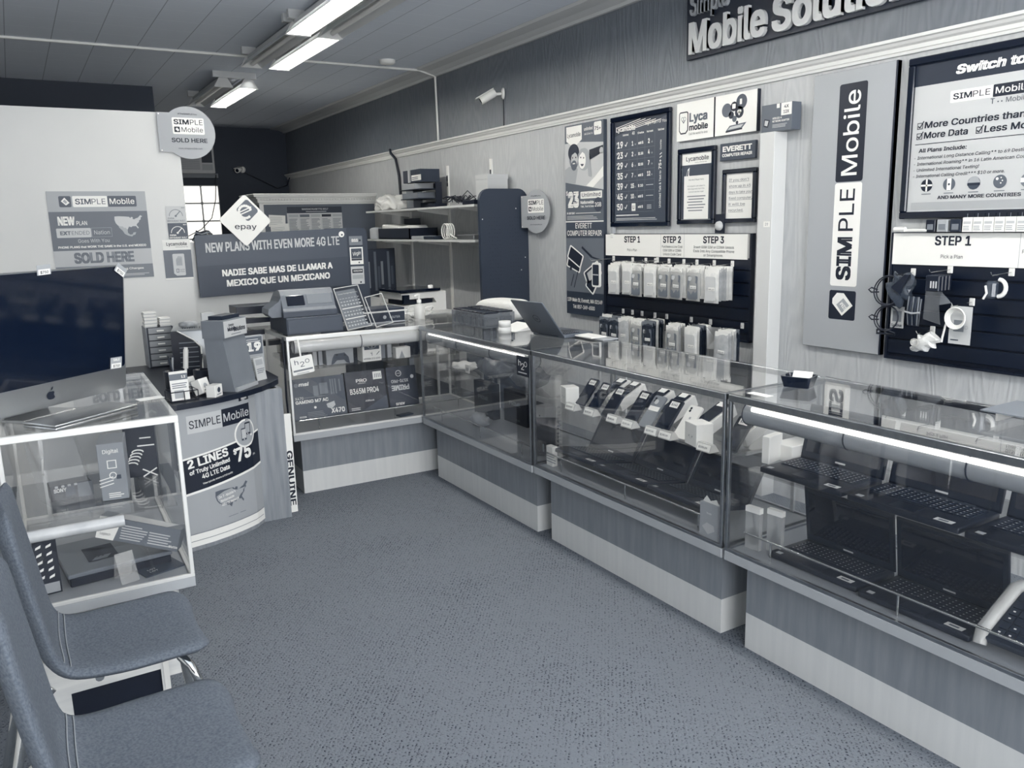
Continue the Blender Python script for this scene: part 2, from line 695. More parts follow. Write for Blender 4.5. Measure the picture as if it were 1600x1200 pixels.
g.box(SHOP_X0, -.65, SHOP_Y0 - .1, SHOP_Y0, .45, 2.86, WHITEWALL)
g.box(3.25, SHOP_X1, SHOP_Y0 - .1, SHOP_Y0, .45, 2.86, WHITEWALL).build('wall_front', kind='structure')
w = thing('window_2', None, None, (0, SHOP_Y0 - .05, 0))
w['kind'] = 'structure'
g = G()
for x in (-.65, .64, 1.93, 3.21):
    g.box(x, x + .04, -.03, .03, .45, 2.86, STEEL)
for z in (.45, 2.82):
    g.box(-.61, 3.21, -.03, .03, z, z + .04, STEEL)
props(g.build('window_frame', w), kind='structure')
for i, x in enumerate((-.61, .68, 1.97)):
    props(G().box(x, x + 1.25, -.004, .004, .49, 2.82, GLASS).build('window_pane', w), kind='structure')
G().box(SHOP_X0, 1.39, 9.1, SHOP_Y1, -.06, CEIL, NAVY).build('wall_inner', kind='structure')
g = G().box(SHOP_X0, 1.03, 5.9, 6.0, -.06, 2.34, WHITEWALL).build('wall_partition', kind='structure')
g = G().box(1.03, 2.1, 5.975, 6.075, -.06, 1.5, WHITEWALL).build('wall_counter_back', kind='structure')
# moulding between the two wall tones, and the ceiling border
prof = [(3.6, 2.285), (3.588, 2.285), (3.585, 2.298), (3.58, 2.30), (3.578, 2.318), (3.565, 2.326), (3.556, 2.338), (3.545, 2.342), (3.545, 2.356), (3.6, 2.356)]
P = G().add([(x, SHOP_Y0, z) for x, z in prof] + [(x, SHOP_Y1, z) for x, z in prof],
            [(i, (i + 1) % 10, 10 + (i + 1) % 10, 10 + i) for i in range(10)], TRIMW)
P.build('trim_1', kind='structure')
prof = [(3.6, 2.94), (3.575, 2.94), (3.56, 2.955), (3.50, 2.975), (3.40, 2.985), (3.38, 3.0), (3.6, 3.0)]
G().add([(x, SHOP_Y0, z) for x, z in prof] + [(x, SHOP_Y1, z) for x, z in prof],
        [(i, (i + 1) % 7, 7 + (i + 1) % 7, 7 + i) for i in range(7)], CROWN).build('trim_2', kind='structure')
# glass block window in the back wall
w = thing('window_1', None, None, (1.63, SHOP_Y1, 0))
w['kind'] = 'structure'
g = G()
for i in range(4):
    for j in range(4):
        g.box(i * .24 + .008, i * .24 + .232, -.03, -.002, 1.22 + j * .245 + .008, 1.22 + j * .245 + .237, GLOW, bev=.012)
props(g.build('glass_block', w), kind='structure')
g = G().box(0, .96, -.02, -.001, 1.22, 2.2, GREY)
props(g.build('mortar_grid', w), kind='structure')


# ------------------------------------------------------------------ glass showcases
def showcase(name, label, loc, rz, L=1.27, D=.52, H=.965, shelf=None, tube='off', rail=True, group='glass showcases round the floor', bare=False, metal=None):
    """x along the front, front glass at y=0, z up"""
    metal = metal or STEEL
    t = thing(name, label, 'showcase', loc, rz, group)
    if bare:
        g = G().box(.055, L - .055, .065, D - .03, 0, .345, BAREWOOD).box(L - .057, L - .052, .06, D - .03, 0, .345, STEELB)
    else:
        g = G().box(.055, L - .055, .065, D - .03, 0, .14, LAM_W).box(.055, L - .055, .065, D - .03, .14, .345, LAM_G)
    g.build('plinth', t)
    g = G().box(0, L, 0, D, .345, .382, LAM_W if False else mat('deck_edge', .66, .45), bev=.002)
    g.box(.006, L - .006, .008, D - .004, .382, .386, mat('deck_top', .6, .35))
    g.build('deck', t)
    g = G()
    r = .017
    for y in (0, D - r):
        g.box(0, L, y, y + r, H - .024, H, metal, bev=.002)
        g.box(0, L, y, y + .012, .382, .394, metal, bev=.001)
    for x in (0, L - r):
        g.box(x, x + r, r, D - r, H - .024, H, metal, bev=.002)
        g.box(x, x + .012, .012, D - .012, .382, .394, metal, bev=.001)
        for y in (0, D - .014):
            g.box(x if x == 0 else L - .014, .014 if x == 0 else L, y, y + .014, .394, H - .024, metal, bev=.002)
    g.build('frame', t)
    G().box(.004, L - .004, .004, D - .004, H - .001, H + .004, GLASS).build('top_pane', t)
    G().box(.014, L - .014, .003, .007, .394, H - .024, GLASS).build('front_pane', t)
    for x in (.003, L - .007):
        G().box(x, x + .004, .014, D - .014, .394, H - .024, GLASS).build('side_pane', t)
    if shelf:
        z, x0, x1, y0, y1 = shelf
        G().box(x0, x1, y0, y1, z - .006, z, SHELFGLASS).build('shelf', t)
        for x in (.1, L - .1):
            g = G().box(x - .004, x + .004, D - .3, D - .012, z - .02, z - .006, STEELB)
            g.box(x - .008, x + .008, D - .022, D - .012, .39, H - .03, STEELB).build('shelf_bracket', t)
    if tube != 'none':
        g = G()
        g.tube([(.05, .058, .898), (L - .05, .058, .898)], .04, mat('hood_enamel', .86, .18, coat=.4) if tube == 'off' else mat('hood_enamel_grey', .6, .22, coat=.3), 20)
        for x in (.05, L * .36, L * .66, L - .05):
            g.tube([(x, .058 + .041 * math.cos(a), .898 + .041 * math.sin(a)) for a in [2 * PI * k / 16 for k in range(16)]], .0025, DARK, 5, True)
        g.build('light_hood', t)
        if tube != 'off':
            G().tube([(.09, .024, .923), (L - .09, .024, .923)], .0085 if tube == 'on' else .0045, HOOD_GLINT, 10).build('hood_highlight', t)  # glowing strip on the hood's upper front, a painted highlight
    if rail:
        g = G().tube([(.05, .05, .455), (L - .05, .05, .455)], .0045, CHROME, 8)
        for x in (.17, L / 2 + .02, L - .17):
            g.cyl((x, .05, .386), (x, .05, .455), .004, CHROME, 8)
        g.build('guard_rail', t)
    return t


showcase('display_case', 'glass showcase with the row of phones on its shelf and three laptops below', (2.09, 3.275, 0), FACE_W, shelf=(.695, .1, 1.19, .11, .44), tube='none')
showcase('display_case', 'glass showcase full of open laptops on two levels', (2.09, 1.992, 0), FACE_W, shelf=(.70, .06, 1.2, .03, .44), tube='on')
showcase('display_case', 'dim glass showcase with bags and dark boxes, standing at the inner corner', (2.085, 4.556, 0), FACE_W, shelf=(.70, .06, 1.2, .15, .48), tube='dim')
showcase('display_case', 'glass showcase of computer part boxes under the cash register', (1.275, 4.605, 0), math.radians(-1.5), shelf=(.735, .06, 1.2, .2, .48), tube='off', metal=mat('satin_white_metal', .9, .35, .3))
lc = showcase('display_case', 'small glass showcase carrying the big all-in-one computer', (-.12, 2.885, 0), math.radians(-1.2), L=.53, D=1.0, shelf=(.652, .015, .5, .012, .75), tube='none', rail=False, bare=True, metal=mat('satin_white_metal', .9, .35, .3))


# ------------------------------------------------------------------ ceiling lamps
def ceiling_lamp(label, y0, y1, lit, x0=1.745):
    t = thing('ceiling_lamp', label, 'ceiling light', (x0, y0, 2.86), 0, 'twin strip lights along the ceiling')
    L = y1 - y0
    for i, x in enumerate((.08, .305)):
        r = G()
        pr = [(x - .08, .0), (x - .078, -.002), (x - .025, .052), (x + .025, .052), (x + .078, -.002), (x + .08, .0), (x + .03, .058), (x - .03, .058)]
        r.prism(pr, .0, L, REFLECTOR, 'y')
        r.box(x - .03, x + .03, .01, L - .01, .058, .085, PALE)
        r.prism([(x - .085, -.006), (x + .085, -.006), (x + .04, .075), (x - .04, .075)], -.006, .0, REFLECTOR, 'y')
        r.prism([(x - .085, -.006), (x + .085, -.006), (x + .04, .075), (x - .04, .075)], L, L + .006, REFLECTOR, 'y')
        r.build('reflector', t)
        G().tube([(x, .03, .018), (x, L - .03, .018)], .016, TUBE if i in lit else TUBEW, 12).build('tube', t)
    g = G().box(.0, .385, .02, .06, .085, .14, PALE).box(.0, .385, L - .06, L - .02, .085, .14, PALE)
    g.box(.11, .275, .04, L - .04, .1, .14, MIDG)
    g.build('mounting_channel', t)
    return t


ceiling_lamp('twin strip light far back near the dark wall, right tube lit', 7.98, 9.28, (1,))
ceiling_lamp('middle twin strip light on the ceiling, right tube lit and left tube dark', 5.73, 6.96, (1,))
ceiling_lamp('twin strip light at the top edge of the photo, left tube lit', 4.47, 5.69, (0,))
ceiling_lamp('twin strip light above the carpet, out of the photo', 3.2, 4.43, (1,))
ceiling_lamp('twin strip light near the shop window, out of the photo', 1.0, 2.23, (0, 1))


# ------------------------------------------------------------------ things on the right wall
def on_wall(name, label, cat, y, z, group=None, x=3.6):
    return thing(name, label, cat, (x, y, z), FACE_W, group)


def logo(g, u0, v0, w, h, light=WHITE, dark=INK, l=2, chip=True, bold=.02):
    """SIMPLE | Mobile bar, optionally led by the tilted sim-card square"""
    x = u0
    if chip:
        g.rrect(x, v0, x + h, v0 + h, h * .12, dark, l)
        c, r = (x + h * .52, v0 + h * .5), h * .33
        g.poly([(c[0] - r * 1.05, c[1] + r * .1), (c[0] + r * .1, c[1] - r * 1.05), (c[0] + r * 1.05, c[1] - r * .35), (c[0] - r * .1, c[1] + r * 1.1)], light, l + 1)
        g.poly([(c[0] - r * .6, c[1] + r * .1), (c[0] + r * .1, c[1] - r * .6), (c[0] + r * .5, c[1] - r * .1), (c[0] - r * .1, c[1] + r * .55)], GREY, l + 2)
        x += h * 1.12
    m = u0 + w
    s = x + (m - x) * .54
    g.rrect(x, v0, s, v0 + h, h * .1, light, l)
    g.rrect(s, v0, m, v0 + h, h * .1, dark, l)
    g.text('SIM', x + (s - x) * .07, v0 + h * .25, h * .5, dark, l + 1, 'l', (s - x) * .45, bold * 1.1)
    g.text('PLE', x + (s - x) * .54, v0 + h * .25, h * .5, dark, l + 1, 'l', (s - x) * .40, 0)
    g.text('Mobile', (s + m) / 2, v0 + h * .25, h * .52, light, l + 1, 'c', (m - s) * .86, bold * .4)


def picture_frame(name, label, y, z, w, h, bw, paint, cat='frame'):
    t = on_wall(name, label, cat, y, z)
    g = G()
    for a in ((0, w, 0, bw), (0, w, h - bw, h), (0, bw, bw, h - bw), (w - bw, w, bw, h - bw)):
        g.box(a[0], a[1], -.028, -.001, a[2], a[3], BLKG, bev=.004)
    g.build('frame_border', t)
    g = G(TR(0, -.012, 0)).box(bw * .9, w - bw * .9, 0, .008, bw * .9, h - bw * .9, PALE)
    paint(g)
    g.build('printed_sheet', t)
    return t


# raised shop sign
t = on_wall('shop_sign', 'dark shop sign with big raised pale letters near the ceiling', 'sign', 3.81, 2.50)
g = G()
out = [(0, 0), (1.6, 0), (1.6, .30), (1.1, .32), (1.02, .36), (.72, .36), (.66, .27), (.42, .27), (.38, .44), (0, .42)]
g.prism(out, -.03, -.001, mat('sign_backing', .08, .45), 'y').build('backing_panel', t)
g = G(TR(0, -.054, 0))
SIGNL = mat('raised_letter_face', .82, .3)
g.text('Mobile', .04, .022, .175, SIGNL, 0, 'l', .575, .03, solid=.024)
g.text('Solutions', .66, .022, .175, SIGNL, 0, 'l', .90, .03, solid=.024)
g.build('raised_lettering', t)
g = G(TR(0, -.05, 0))
g.text('Simple', .04, .235, .12, mat('raised_letter_dim', .62, .35), 0, 'l', .3, .012, solid=.02)
g.build('small_lettering', t)

# tall advertising board
t = on_wall('advertising_board', 'tall narrow board with selfie photo above and phone repair picture below', 'poster', 5.075, .89)
g = G(TR(0, -.03, 0)).box(0, .46, 0, .029, 0, 1.37, SLATE)
g.rect(0, .685, .46, 1.37, SLATE2, 1).rect(0, .68, .46, .688, WHITE, 2)
g.rect(0, 0, .46, .17, mat('slate_print_deep', .2, .45), 1)
g.rect(0, .17, .46, .565, mat('bench_photo_grey', .42, .5), 1)
# selfie: two heads close together, one arm reaching out
g.poly([(0, .97), (.46, .90), (.46, 1.22), (0, 1.26)], PALE, 2)
g.tess([(.0, .97), (.0, 1.06), (.05, 1.08), (.14, 1.07), (.2, 1.03), (.2, .945)], GREY, 3)
g.tess([(.13, .955), (.16, 1.06), (.24, 1.05), (.33, 1.09), (.41, 1.11), (.44, 1.05), (.38, .95), (.30, .93)], PALE, 4)
g.tess([(.26, .935), (.36, .99), (.46, 1.06), (.46, .99), (.34, .92)], WHITE, 5)
g.disc(.115, 1.13, .07, MIDG, 4, sx=.85).disc(.11, 1.175, .062, DARK, 5, sx=1.1).disc(.12, 1.125, .052, PALE, 6, sx=.8)
g.disc(.115, 1.085, .036, SLATE2, 7, sx=1.0).rect(.1, 1.095, .13, 1.102, WHITE, 8)
g.disc(.235, 1.12, .078, GREY, 5, sx=.95).disc(.215, 1.115, .06, WHITE, 7, sx=.72).poly([(.27, 1.15), (.3, 1.0), (.33, 1.0), (.31, 1.14)], GREY, 6)
for q in ((.1, 1.14), (.14, 1.14), (.2, 1.135), (.235, 1.13)):
    g.disc(q[0], q[1], .006, INK, 9)
g.poly([(.195, 1.09), (.238, 1.088), (.226, 1.074), (.208, 1.074)], SLATE, 9)
g.tess([(.165, 1.10), (.17, 1.16), (.2, 1.195), (.25, 1.195), (.295, 1.16), (.31, 1.08), (.33, .99), (.29, 1.0), (.275, 1.09), (.26, 1.15), (.22, 1.172), (.185, 1.15)], GREY, 8)
g.tess([(.055, 1.14), (.06, 1.19), (.1, 1.225), (.15, 1.22), (.175, 1.18), (.165, 1.155), (.13, 1.175), (.09, 1.16), (.07, 1.13)], DARK, 8)
g.poly([(.3, 1.11), (.45, 1.15), (.46, 1.2), (.3, 1.18)], INK, 6).disc(.44, 1.13, .024, PALE, 7).disc(.44, 1.165, .022, PALE, 7)
g.rect(0, 1.245, .46, 1.37, SLATE2, 3).poly([(.02, 1.26), (.115, 1.21), (.21, 1.26), (.21, 1.36), (.02, 1.36)], WHITE, 4)
g.text('Lycamobile', .115, 1.285, .028, INK, 5, 'c', .165, .01)
g.text('unlimited', .24, 1.315, .022, WHITE, 5, 'l', .10, .01).text('talk & text to', .24, 1.285, .014, WHITE, 5, 'l', .1)
g.rrect(.355, 1.275, .44, 1.362, .012, WHITE, 5).text('75+', .398, 1.305, .026, INK, 6, 'c', .07, .02)
g.text('$', .012, .875, .03, WHITE, 5, 'l', .02, .02).text('23', .035, .785, .115, WHITE, 5, 'l', .135, .06)
g.rrect(.19, .845, .445, .895, .006, WHITE, 5).text('Unlimited', .318, .857, .028, SLATE, 6, 'c', .22, .01)
g.text('Nationwide', .19, .808, .022, WHITE, 5, 'l', .16, .03).text('Talk, Text & Data', .19, .784, .014, WHITE, 5, 'l', .16, .02)
g.disc(.40, .80, .05, SLATE, 6).text('2GB', .40, .785, .03, WHITE, 7, 'c', .075, .02)
g.text('BY JOB TODAY', .02, .738, .014, WHITE, 5, 'l', .1, .03).rect(.13, .742, .43, .746, WHITE, 5).lines(.02, .44, .70, .73, 3, PALE, 5)
g.text('EVERETT', .225, .635, .038, WHITE, 5, 'c', .2, .012).text('COMPUTER REPAIR', .23, .582, .038, WHITE, 5, 'c', .42, .012)
for (a, b, ang, w_, h_) in ((.12, .43, -.45, .19, .105), (.1, .375, -.3, .18, .09), (.33, .315, .5, .2, .11), (.33, .25, -.6, .12, .15)):
    c, sn = math.cos(ang), math.sin(ang)
    R = lambda p: (a + p[0] * c - p[1] * sn, b + p[0] * sn + p[1] * c)
    k = 5 if h_ > .1 else 3
    g.poly([R(p) for p in round_poly(-w_ / 2, -h_ / 2, w_ / 2, h_ / 2, .015)], WHITE, k)
    g.poly([R(p) for p in round_poly(-w_ / 2 + .014, -h_ / 2 + .01, w_ / 2 - .014, h_ / 2 - .01, .008)], INK if a < .2 else DARK, k + 1)
    if a > .3 and h_ < .12:
        g.poly([R(p) for p in round_poly(-.06, -.035, .05, .03, .005)], PALE, k + 2)
g.line2((.2, .5), (.32, .43), .018, DARK, 4).line2((.32, .43), (.44, .41), .01, DARK, 4).line2((.1, .3), (.06, .21), .009, DARK, 4).line2((.15, .32), (.1, .2), .009, DARK, 4).disc(.06, .34, .014, DARK, 4)
g.text('139 Main St, Everett, MA 02149', .23, .095, .028, WHITE, 5, 'c', .43, .02).text('Tel: 857-249-6500', .22, .045, .028, WHITE, 5, 'c', .27, .02)
g.build('printed_board', t)


# framed price chart
def paint_chart(g):
    g.rect(.03, .03, .562, .697, SLATE, 1)
    g.poly([(.03, .60), (.2, .635), (.35, .65), (.562, .685), (.562, .697), (.03, .697)], DARK, 2)
    for k in range(5):
        g.line2((.05 + .05 * k, .655 - .004 * k), (.3 + .05 * k, .69 - .006 * k), .004, WHITE, 3)
    g.text('Lycamobile', .05, .628, .032, WHITE, 4, 'l', .2, .03).text('Right Plan For You', .55, .645, .018, WHITE, 4, 'r', .2, .0)
    for x, s_ in ((.15, 'Unlimited'), (.23, '4G'), (.305, 'Data'), (.395, 'Next month'), (.50, 'Talk & text')):
        g.text(s_, x, .597, .012 if s_ != '4G' else .02, WHITE, 4, 'c', .06 if s_ != '4G' else .025, .02)
    rows = [('19', '1', 'add $', '2'), ('23', '2', '$1.50', '4'), ('29', '6', '$2.00', '7'), ('35', '7', 'add $', '12'), ('39', '15', '$ 10', ''), ('45', '10', 'add $', ''), ('50', 'U', 'add $', '')]
    for i, (a, b, c, d) in enumerate(rows):
        v = .525 - i * .068
        g.text('$', .052, v + .022, .014, WHITE, 4, 'l', .008).text(a, .062, v - .004, .043, WHITE, 4, 'l', .06, .03)
        g.line2((.143, v + .015), (.152, v + .004), .006, WHITE, 4).line2((.152, v + .004), (.168, v + .03), .006, WHITE, 4)
        if b == 'U':
            g.rrect(.215, v - .012, .255, v + .038, .004, WHITE, 4).text('U', .235, v, .025, INK, 5, 'c', .018, .01)
        else:
            g.text(b, .222, v + .002, .03, WHITE, 4, 'c', .016 * len(b), .04).text('GB', .25, v + .004, .01, PALE, 4, 'c', .014)
        g.text(c, .305, v + .006, .017, WHITE, 4, 'c', .05, .04)
        if d:
            g.text(d, .385, v + .004, .03, WHITE, 4, 'c', .016 * len(d), .04).text('GB', .415, v + .006, .01, PALE, 4, 'c', .014)
        elif i < 6:
            g.rect(.36, v + .014, .43, v + .017, WHITE, 4)
        else:
            g.lines(.37, .42, v, v + .03, 3, PALE, 4)
        g.rect(.05, v - .018, .44, v - .0165, MIDG, 3)
    for x in (.185, .27, .345, .44):
        g.rect(x, .11, x + .0015, .6, MIDG, 3)
    g.text('Unlimited Talk & Text to', .505, .12, .018, WHITE, 4, 'l', .23, .01, rot=PI / 2)
    g.text('75+', .507, .36, .026, WHITE, 4, 'l', .06, .03, rot=PI / 2).text('Countries', .505, .48, .013, WHITE, 4, 'l', .06, .01, rot=PI / 2)
    for k in range(2):
        g.line2((.49, .43 + .02 * k), (.51, .44 + .02 * k), .006, WHITE, 4)
    g.lines(.05, .3, .075, .09, 1, WHITE, 4).lines(.05, .53, .045, .065, 2, PALE, 4)


picture_frame('framed_price_chart', 'black framed dark price chart with a column of plan prices', 4.546, 1.53, .592, .727, .03, paint_chart)

# two-panel logo board
t = on_wall('logo_board', 'white two-panel logo board hung highest below the moulding', 'sign', 3.893, 2.04)
for i, (a, b) in enumerate(((0, .316), (.322, .64))):
    g = G(TR(0, -.022, 0)).box(a, b, 0, .021, 0, .222, INK)
    g.rect(a, .0, b - .006, .222, WHITE, 1)
    if i == 0:
        g.prism
        g.tess([(.02, .06), (.035, .04), (.08, .04), (.1, .06), (.1, .16), (.09, .17), (.03, .17), (.02, .16)], INK, 2)
        g.tess([(.027, .063), (.038, .048), (.077, .048), (.093, .064), (.093, .157), (.087, .163), (.033, .163), (.027, .157)], WHITE, 3)
        g.disc(.052, .128, .012, MIDG, 4, ring=.003).disc(.07, .128, .012, MIDG, 4, ring=.003).poly([(.041, .124), (.061, .1), (.081, .124), (.061, .112)], MIDG, 4)
        g.text('Lyca', .11, .105, .052, SLATE2, 3, 'l', .15, .04).text('mobile', .11, .055, .036, INK, 3, 'l', .155, .03)
        g.text('Call the world for less', .108, .03, .013, INK, 3, 'l', .155, .0)
    else:
        for (x, z, r, m) in ((.09, .135, .038, SLATE2), (.2, .17, .04, SLATE), (.145, .15, .026, INK), (.185, .115, .032, DARK), (.125, .105, .02, DARK), (.15, .082, .017, SLATE2), (.17, .06, .01, DARK)):
            g.disc(a + x, z, r, m, 2 + int(r * 20))
        g.rrect(a + .132, .138, a + .158, .164, .004, WHITE, 5).rrect(a + .188, .155, a + .205, .185, .003, WHITE, 5).disc(a + .18, .118, .01, WHITE, 5).disc(a + .192, .118, .01, WHITE, 5)
        g.poly([(a + .172, .115), (a + .186, .095), (a + .2, .115)], WHITE, 5)
        g.poly([(a + .085, .02), (a + .21, .028), (a + .24, .056), (a + .115, .048)], SLATE2, 2).poly([(a + .1, .026), (a + .2, .032), (a + .22, .048), (a + .12, .042)], PALE, 3)
        g.poly([(a + .085, .012), (a + .21, .02), (a + .21, .028), (a + .085, .02)], INK, 2)
    g.build('printed_panel', t)


def paint_notice(g):
    g.rect(.03, .03, .29, .42, SLATE, 1).rect(.03, .355, .29, .42, WHITE, 2)
    g.text('Lycamobile', .16, .378, .026, DARK, 3, 'c', .19, .015).text('Call the world for less', .19, .364, .007, DARK, 3, 'c', .1)
    g.tess([(.06, .27), (.08, .33), (.095, .34), (.09, .3), (.1, .28)], WHITE, 2).tess([(.065, .275), (.08, .32), (.088, .325), (.083, .295), (.09, .28)], SLATE, 3)
    g.rect(.05, .032, .26, .29, PAPER, 4)
    g.text('Warranty & Repair Policy', .155, .262, .009, SLATE, 5, 'c', .13)
    for i, s_ in enumerate(('All computers are subject to', '$25 diagnostic fee if the', 'customer declines repair')):
        g.text(s_, .155, .225 - i * .017, .0085, SLATE2, 5, 'c', .15 - .01 * i)
    for i in range(6):
        g.rect(.08 + .01 * (i % 2), .165 - i * .017, .235 - .012 * (i % 3), .171 - i * .017, MIDG, 5)


picture_frame('framed_notice', 'black framed notice whose white page covers most of a dark poster', 3.88, 1.54, .316, .453, .028, paint_notice)

t = on_wall('shop_plaque', 'small dark plaque with white lettering between logo board and framed note', 'sign', 3.53, 1.897)
g = G(TR(0, -.02, 0)).box(0, .266, 0, .019, 0, .097, SLATE, bev=.002)
g.text('EVERETT', .133, .05, .03, WHITE, 2, 'c', .22, .045).text('COMPUTER REPAIR', .133, .022, .017, WHITE, 2, 'c', .225, .03)
g.build('printed_plaque', t)


def paint_note(g):
    g.rect(.025, .025, .229, .276, PAPER, 1)
    for i, s_ in enumerate(("If you don't", 'show up in 45', 'days to take your', 'fixed computer,', 'it will be', 'recycled.')):
        v = .235 - i * .034
        wd = .0125 * len(s_)
        g.text(s_, .045, v, .014, SLATE, 2, 'l', min(wd, .175), .0)
        g.rect(.045, v - .005, .045 + min(wd, .175), v - .0035, SLATE, 2)


picture_frame('framed_note', 'black framed white note with six underlined lines', 3.503, 1.545, .254, .302, .024, paint_note)

# tall logo board
t = on_wall('logo_board', 'tall grey board with the logo running upwards', 'sign', 2.88, .895)
g = G(TR(0, -.03, 0)).box(0, .46, 0, .029, 0, 1.37, GREY, bev=.002)
g.box(.452, .46, -.001, .028, 0, 1.37, INK)
RB = Matrix(((0, 0, -1, 0), (0, 1, 0, 0), (1, 0, 0, 0), (0, 0, 0, 1)))      # print turned to read upwards
q = G(TR(0, -.03, 0) @ TR(.31, 0, .155) @ RB)
q.rrect(0, 0, .148, .155, .01, INK, 2)
q.poly([(.02, .075), (.075, .015), (.135, .07), (.135, .11), (.105, .135), (.08, .135)], WHITE, 3)
q.poly([(.035, .075), (.075, .035), (.11, .07), (.075, .11)], GREY, 4).text('SIM', .076, .06, .02, WHITE, 5, 'c', .045, .02, rot=PI / 4)
q.rrect(.17, 0, .68, .155, .012, WHITE, 2).rrect(.685, 0, 1.15, .155, .012, INK, 2)
q.text('SIM', .2, .038, .085, INK, 3, 'l', .215, .04).text('PLE', .445, .038, .085, INK, 3, 'l', .205, .004)
q.text('Mobile', .715, .035, .088, WHITE, 3, 'l', .40, .006)
g.v += q.v
o_ = len(g.v) - len(q.v)
for f, mi_, sm in zip(q.f, q.m, q.s):
    g.f.append([i + o_ for i in f])
    g.m.append(g.mi(q.mats[mi_]))
    g.s.append(sm)
g.build('printed_board', t)


# framed comparison poster
def paint_switch(g):
    w = .76
    g.rect(.03, .03, w - .03, .68, PALE, 1).rect(.03, .585, w - .03, .68, DARK, 2)
    g.text('Switch to', .36, .612, .038, WHITE, 3, 'c', .29, .045, shear=.2)
    logo(g, .2, .495, .34, .05, chip=False, dark=INK)
    g.text('T', .385, .468, .022, SLATE, 3, 'c', .018, .01).text('Mobile', .44, .468, .02, SLATE, 3, 'l', .09, .0)
    for k in (.405, .42):
        g.rect(k, .472, k + .006, .477, SLATE, 3)
    for (x, v, s_, wd) in ((.09, .40, 'More Countries than h2o', .53), (.09, .355, 'More Data', .2), (.36, .355, 'Less Money', .25)):
        g.frame2(x - .035, v - .002, x - .008, v + .026, .003, INK, 3)
        g.line2((x - .03, v + .012), (x - .022, v + .004), .005, INK, 4).line2((x - .022, v + .004), (x - .004, v + .032), .005, INK, 4)
        g.text(s_, x, v, .028, INK, 3, 'l', wd, .025, shear=.06)
    g.rect(.05, .33, w - .04, .333, INK, 3)
    g.text('All Plans Include:', .07, .295, .017, INK, 3, 'l', .22, .025, shear=.1)
    for i, (s_, wd) in enumerate((('- International Long Distance Calling** to 69 Destinations.', .55), ('- International Roaming** in 16 Latin American Countries!', .545), ('- Unlimited International Texting!', .3), ('- International Calling Credit*** $10 or more.', .41))):
        g.text(s_, .05, .265 - i * .027, .0135, INK, 3, 'l', wd, .004, shear=.15)
    for i, x in enumerate((.12, .225, .335, .445, .555)):
        g.disc(x, .148, .028, (INK, SLATE2, MIDG, SLATE2, MIDG)[i], 3)
        if i == 0:
            g.rect(x - .027, .144, x + .027, .152, WHITE, 4).rect(x - .004, .121, x + .004, .175, WHITE, 4)
        elif i == 1:
            g.rect(x - .01, .122, x + .01, .174, WHITE, 4).disc(x, .148, .005, SLATE, 5)
        elif i == 2:
            g.rect(x - .028, .138, x + .028, .148, DARK, 4).poly([(x - .026, .138), (x + .026, .138), (x + .014, .123), (x, .12), (x - .014, .123)], SLATE, 4).poly([(x - .027, .15), (x + .027, .15), (x + .016, .172), (x, .176), (x - .016, .172)], GREY, 4)
        elif i == 3:
            for q_ in ((-.012, .012, .006), (.004, .016, .003), (.01, .004, .003), (.004, -.006, .003)):
                g.disc(x + q_[0], .148 + q_[1], q_[2], WHITE, 4, 8)
        else:
            g.rect(x - .027, .14, x + .027, .158, WHITE, 4).disc(x, .149, .006, GREY, 5)
        g.rect(x - .022, .108, x + .022, .112, MIDG, 3)
    g.text('AND MANY MORE COUNTRIES', .355, .085, .015, INK, 3, 'c', .36, .025)
    g.lines(.05, w - .04, .04, .075, 7, GREY, 3, .5, .02)


picture_frame('framed_poster', 'large black framed pale poster with a dark heading band, right of the tall logo board', 2.37, 1.548, .76, .71, .032, paint_switch)

# small things on the wall
t = on_wall('pilaster_casing', 'narrow white boxed-in pipe casing standing up the panelled wall', 'casing', 3.16, 0)
G().box(0, .1, -.1, -.001, 0, 2.015, mat('casing_paint', .84, .4), bev=.002).build('casing_body', t)
g = G(TR(0, -.1006, 0)).rect(.045, 1.52, .09, 1.55, WHITE, 1)
g.text('20', .067, 1.528, .014, SLATE, 2, 'c', .02)
g.build('sticker', t)
t = on_wall('adapter_box', 'dark product box balanced on top of the white pipe casing', 'box', 3.162, 2.016)
g = G().box(0, .2, -.09, -.02, 0, .138, SLATE2, bev=.001)
q = G(TR(0, -.0905, 0))
g.M = TR(0, -.0905, 0)
g.rect(.13, .075, .198, .137, WHITE, 1).text('4X', .164, .11, .016, INK, 2, 'c', .03, .02).text('12X', .164, .084, .016, INK, 2, 'c', .036, .02)
g.rect(.1, .115, .12, .137, WHITE, 1).poly([(.015, .03), (.045, .022), (.058, .06), (.02, .068)], INK, 2).poly([(.022, .036), (.041, .03), (.049, .056), (.025, .061)], PALE, 3)
g.text('WIRELESS-N', .075, .06, .01, WHITE, 2, 'l', .06, .02).text('NETWORK ADAPTER', .075, .045, .01, WHITE, 2, 'l', .11, .02).lines(.075, .19, .018, .038, 3, PALE, 2)
g.build('printed_carton', t)
t = on_wall('gadget_pack', 'small hanging gadget card with a round bubble, below the framed note', 'package', 3.545, 1.487)
g = G().box(0, .07, -.03, -.02, 0, .11, INK)
g.build('backing_card', t)
G(TR(.035, -.03, .042)).lathe([(.028, 0), (.026, .012), (.018, .02), (0.001, .022)], PALE, M=RX(PI / 2)).build('bubble', t)
t = on_wall('gadget_pack', 'tiny hanging pack at the lower left corner of the price chart', 'package', 4.535, 1.487)
G().box(0, .03, -.035, -.008, 0, .045, GREY, bev=.003).box(0, .03, -.04, -.02, -.03, -.002, WHITEP, bev=.004).build('pouch', t)


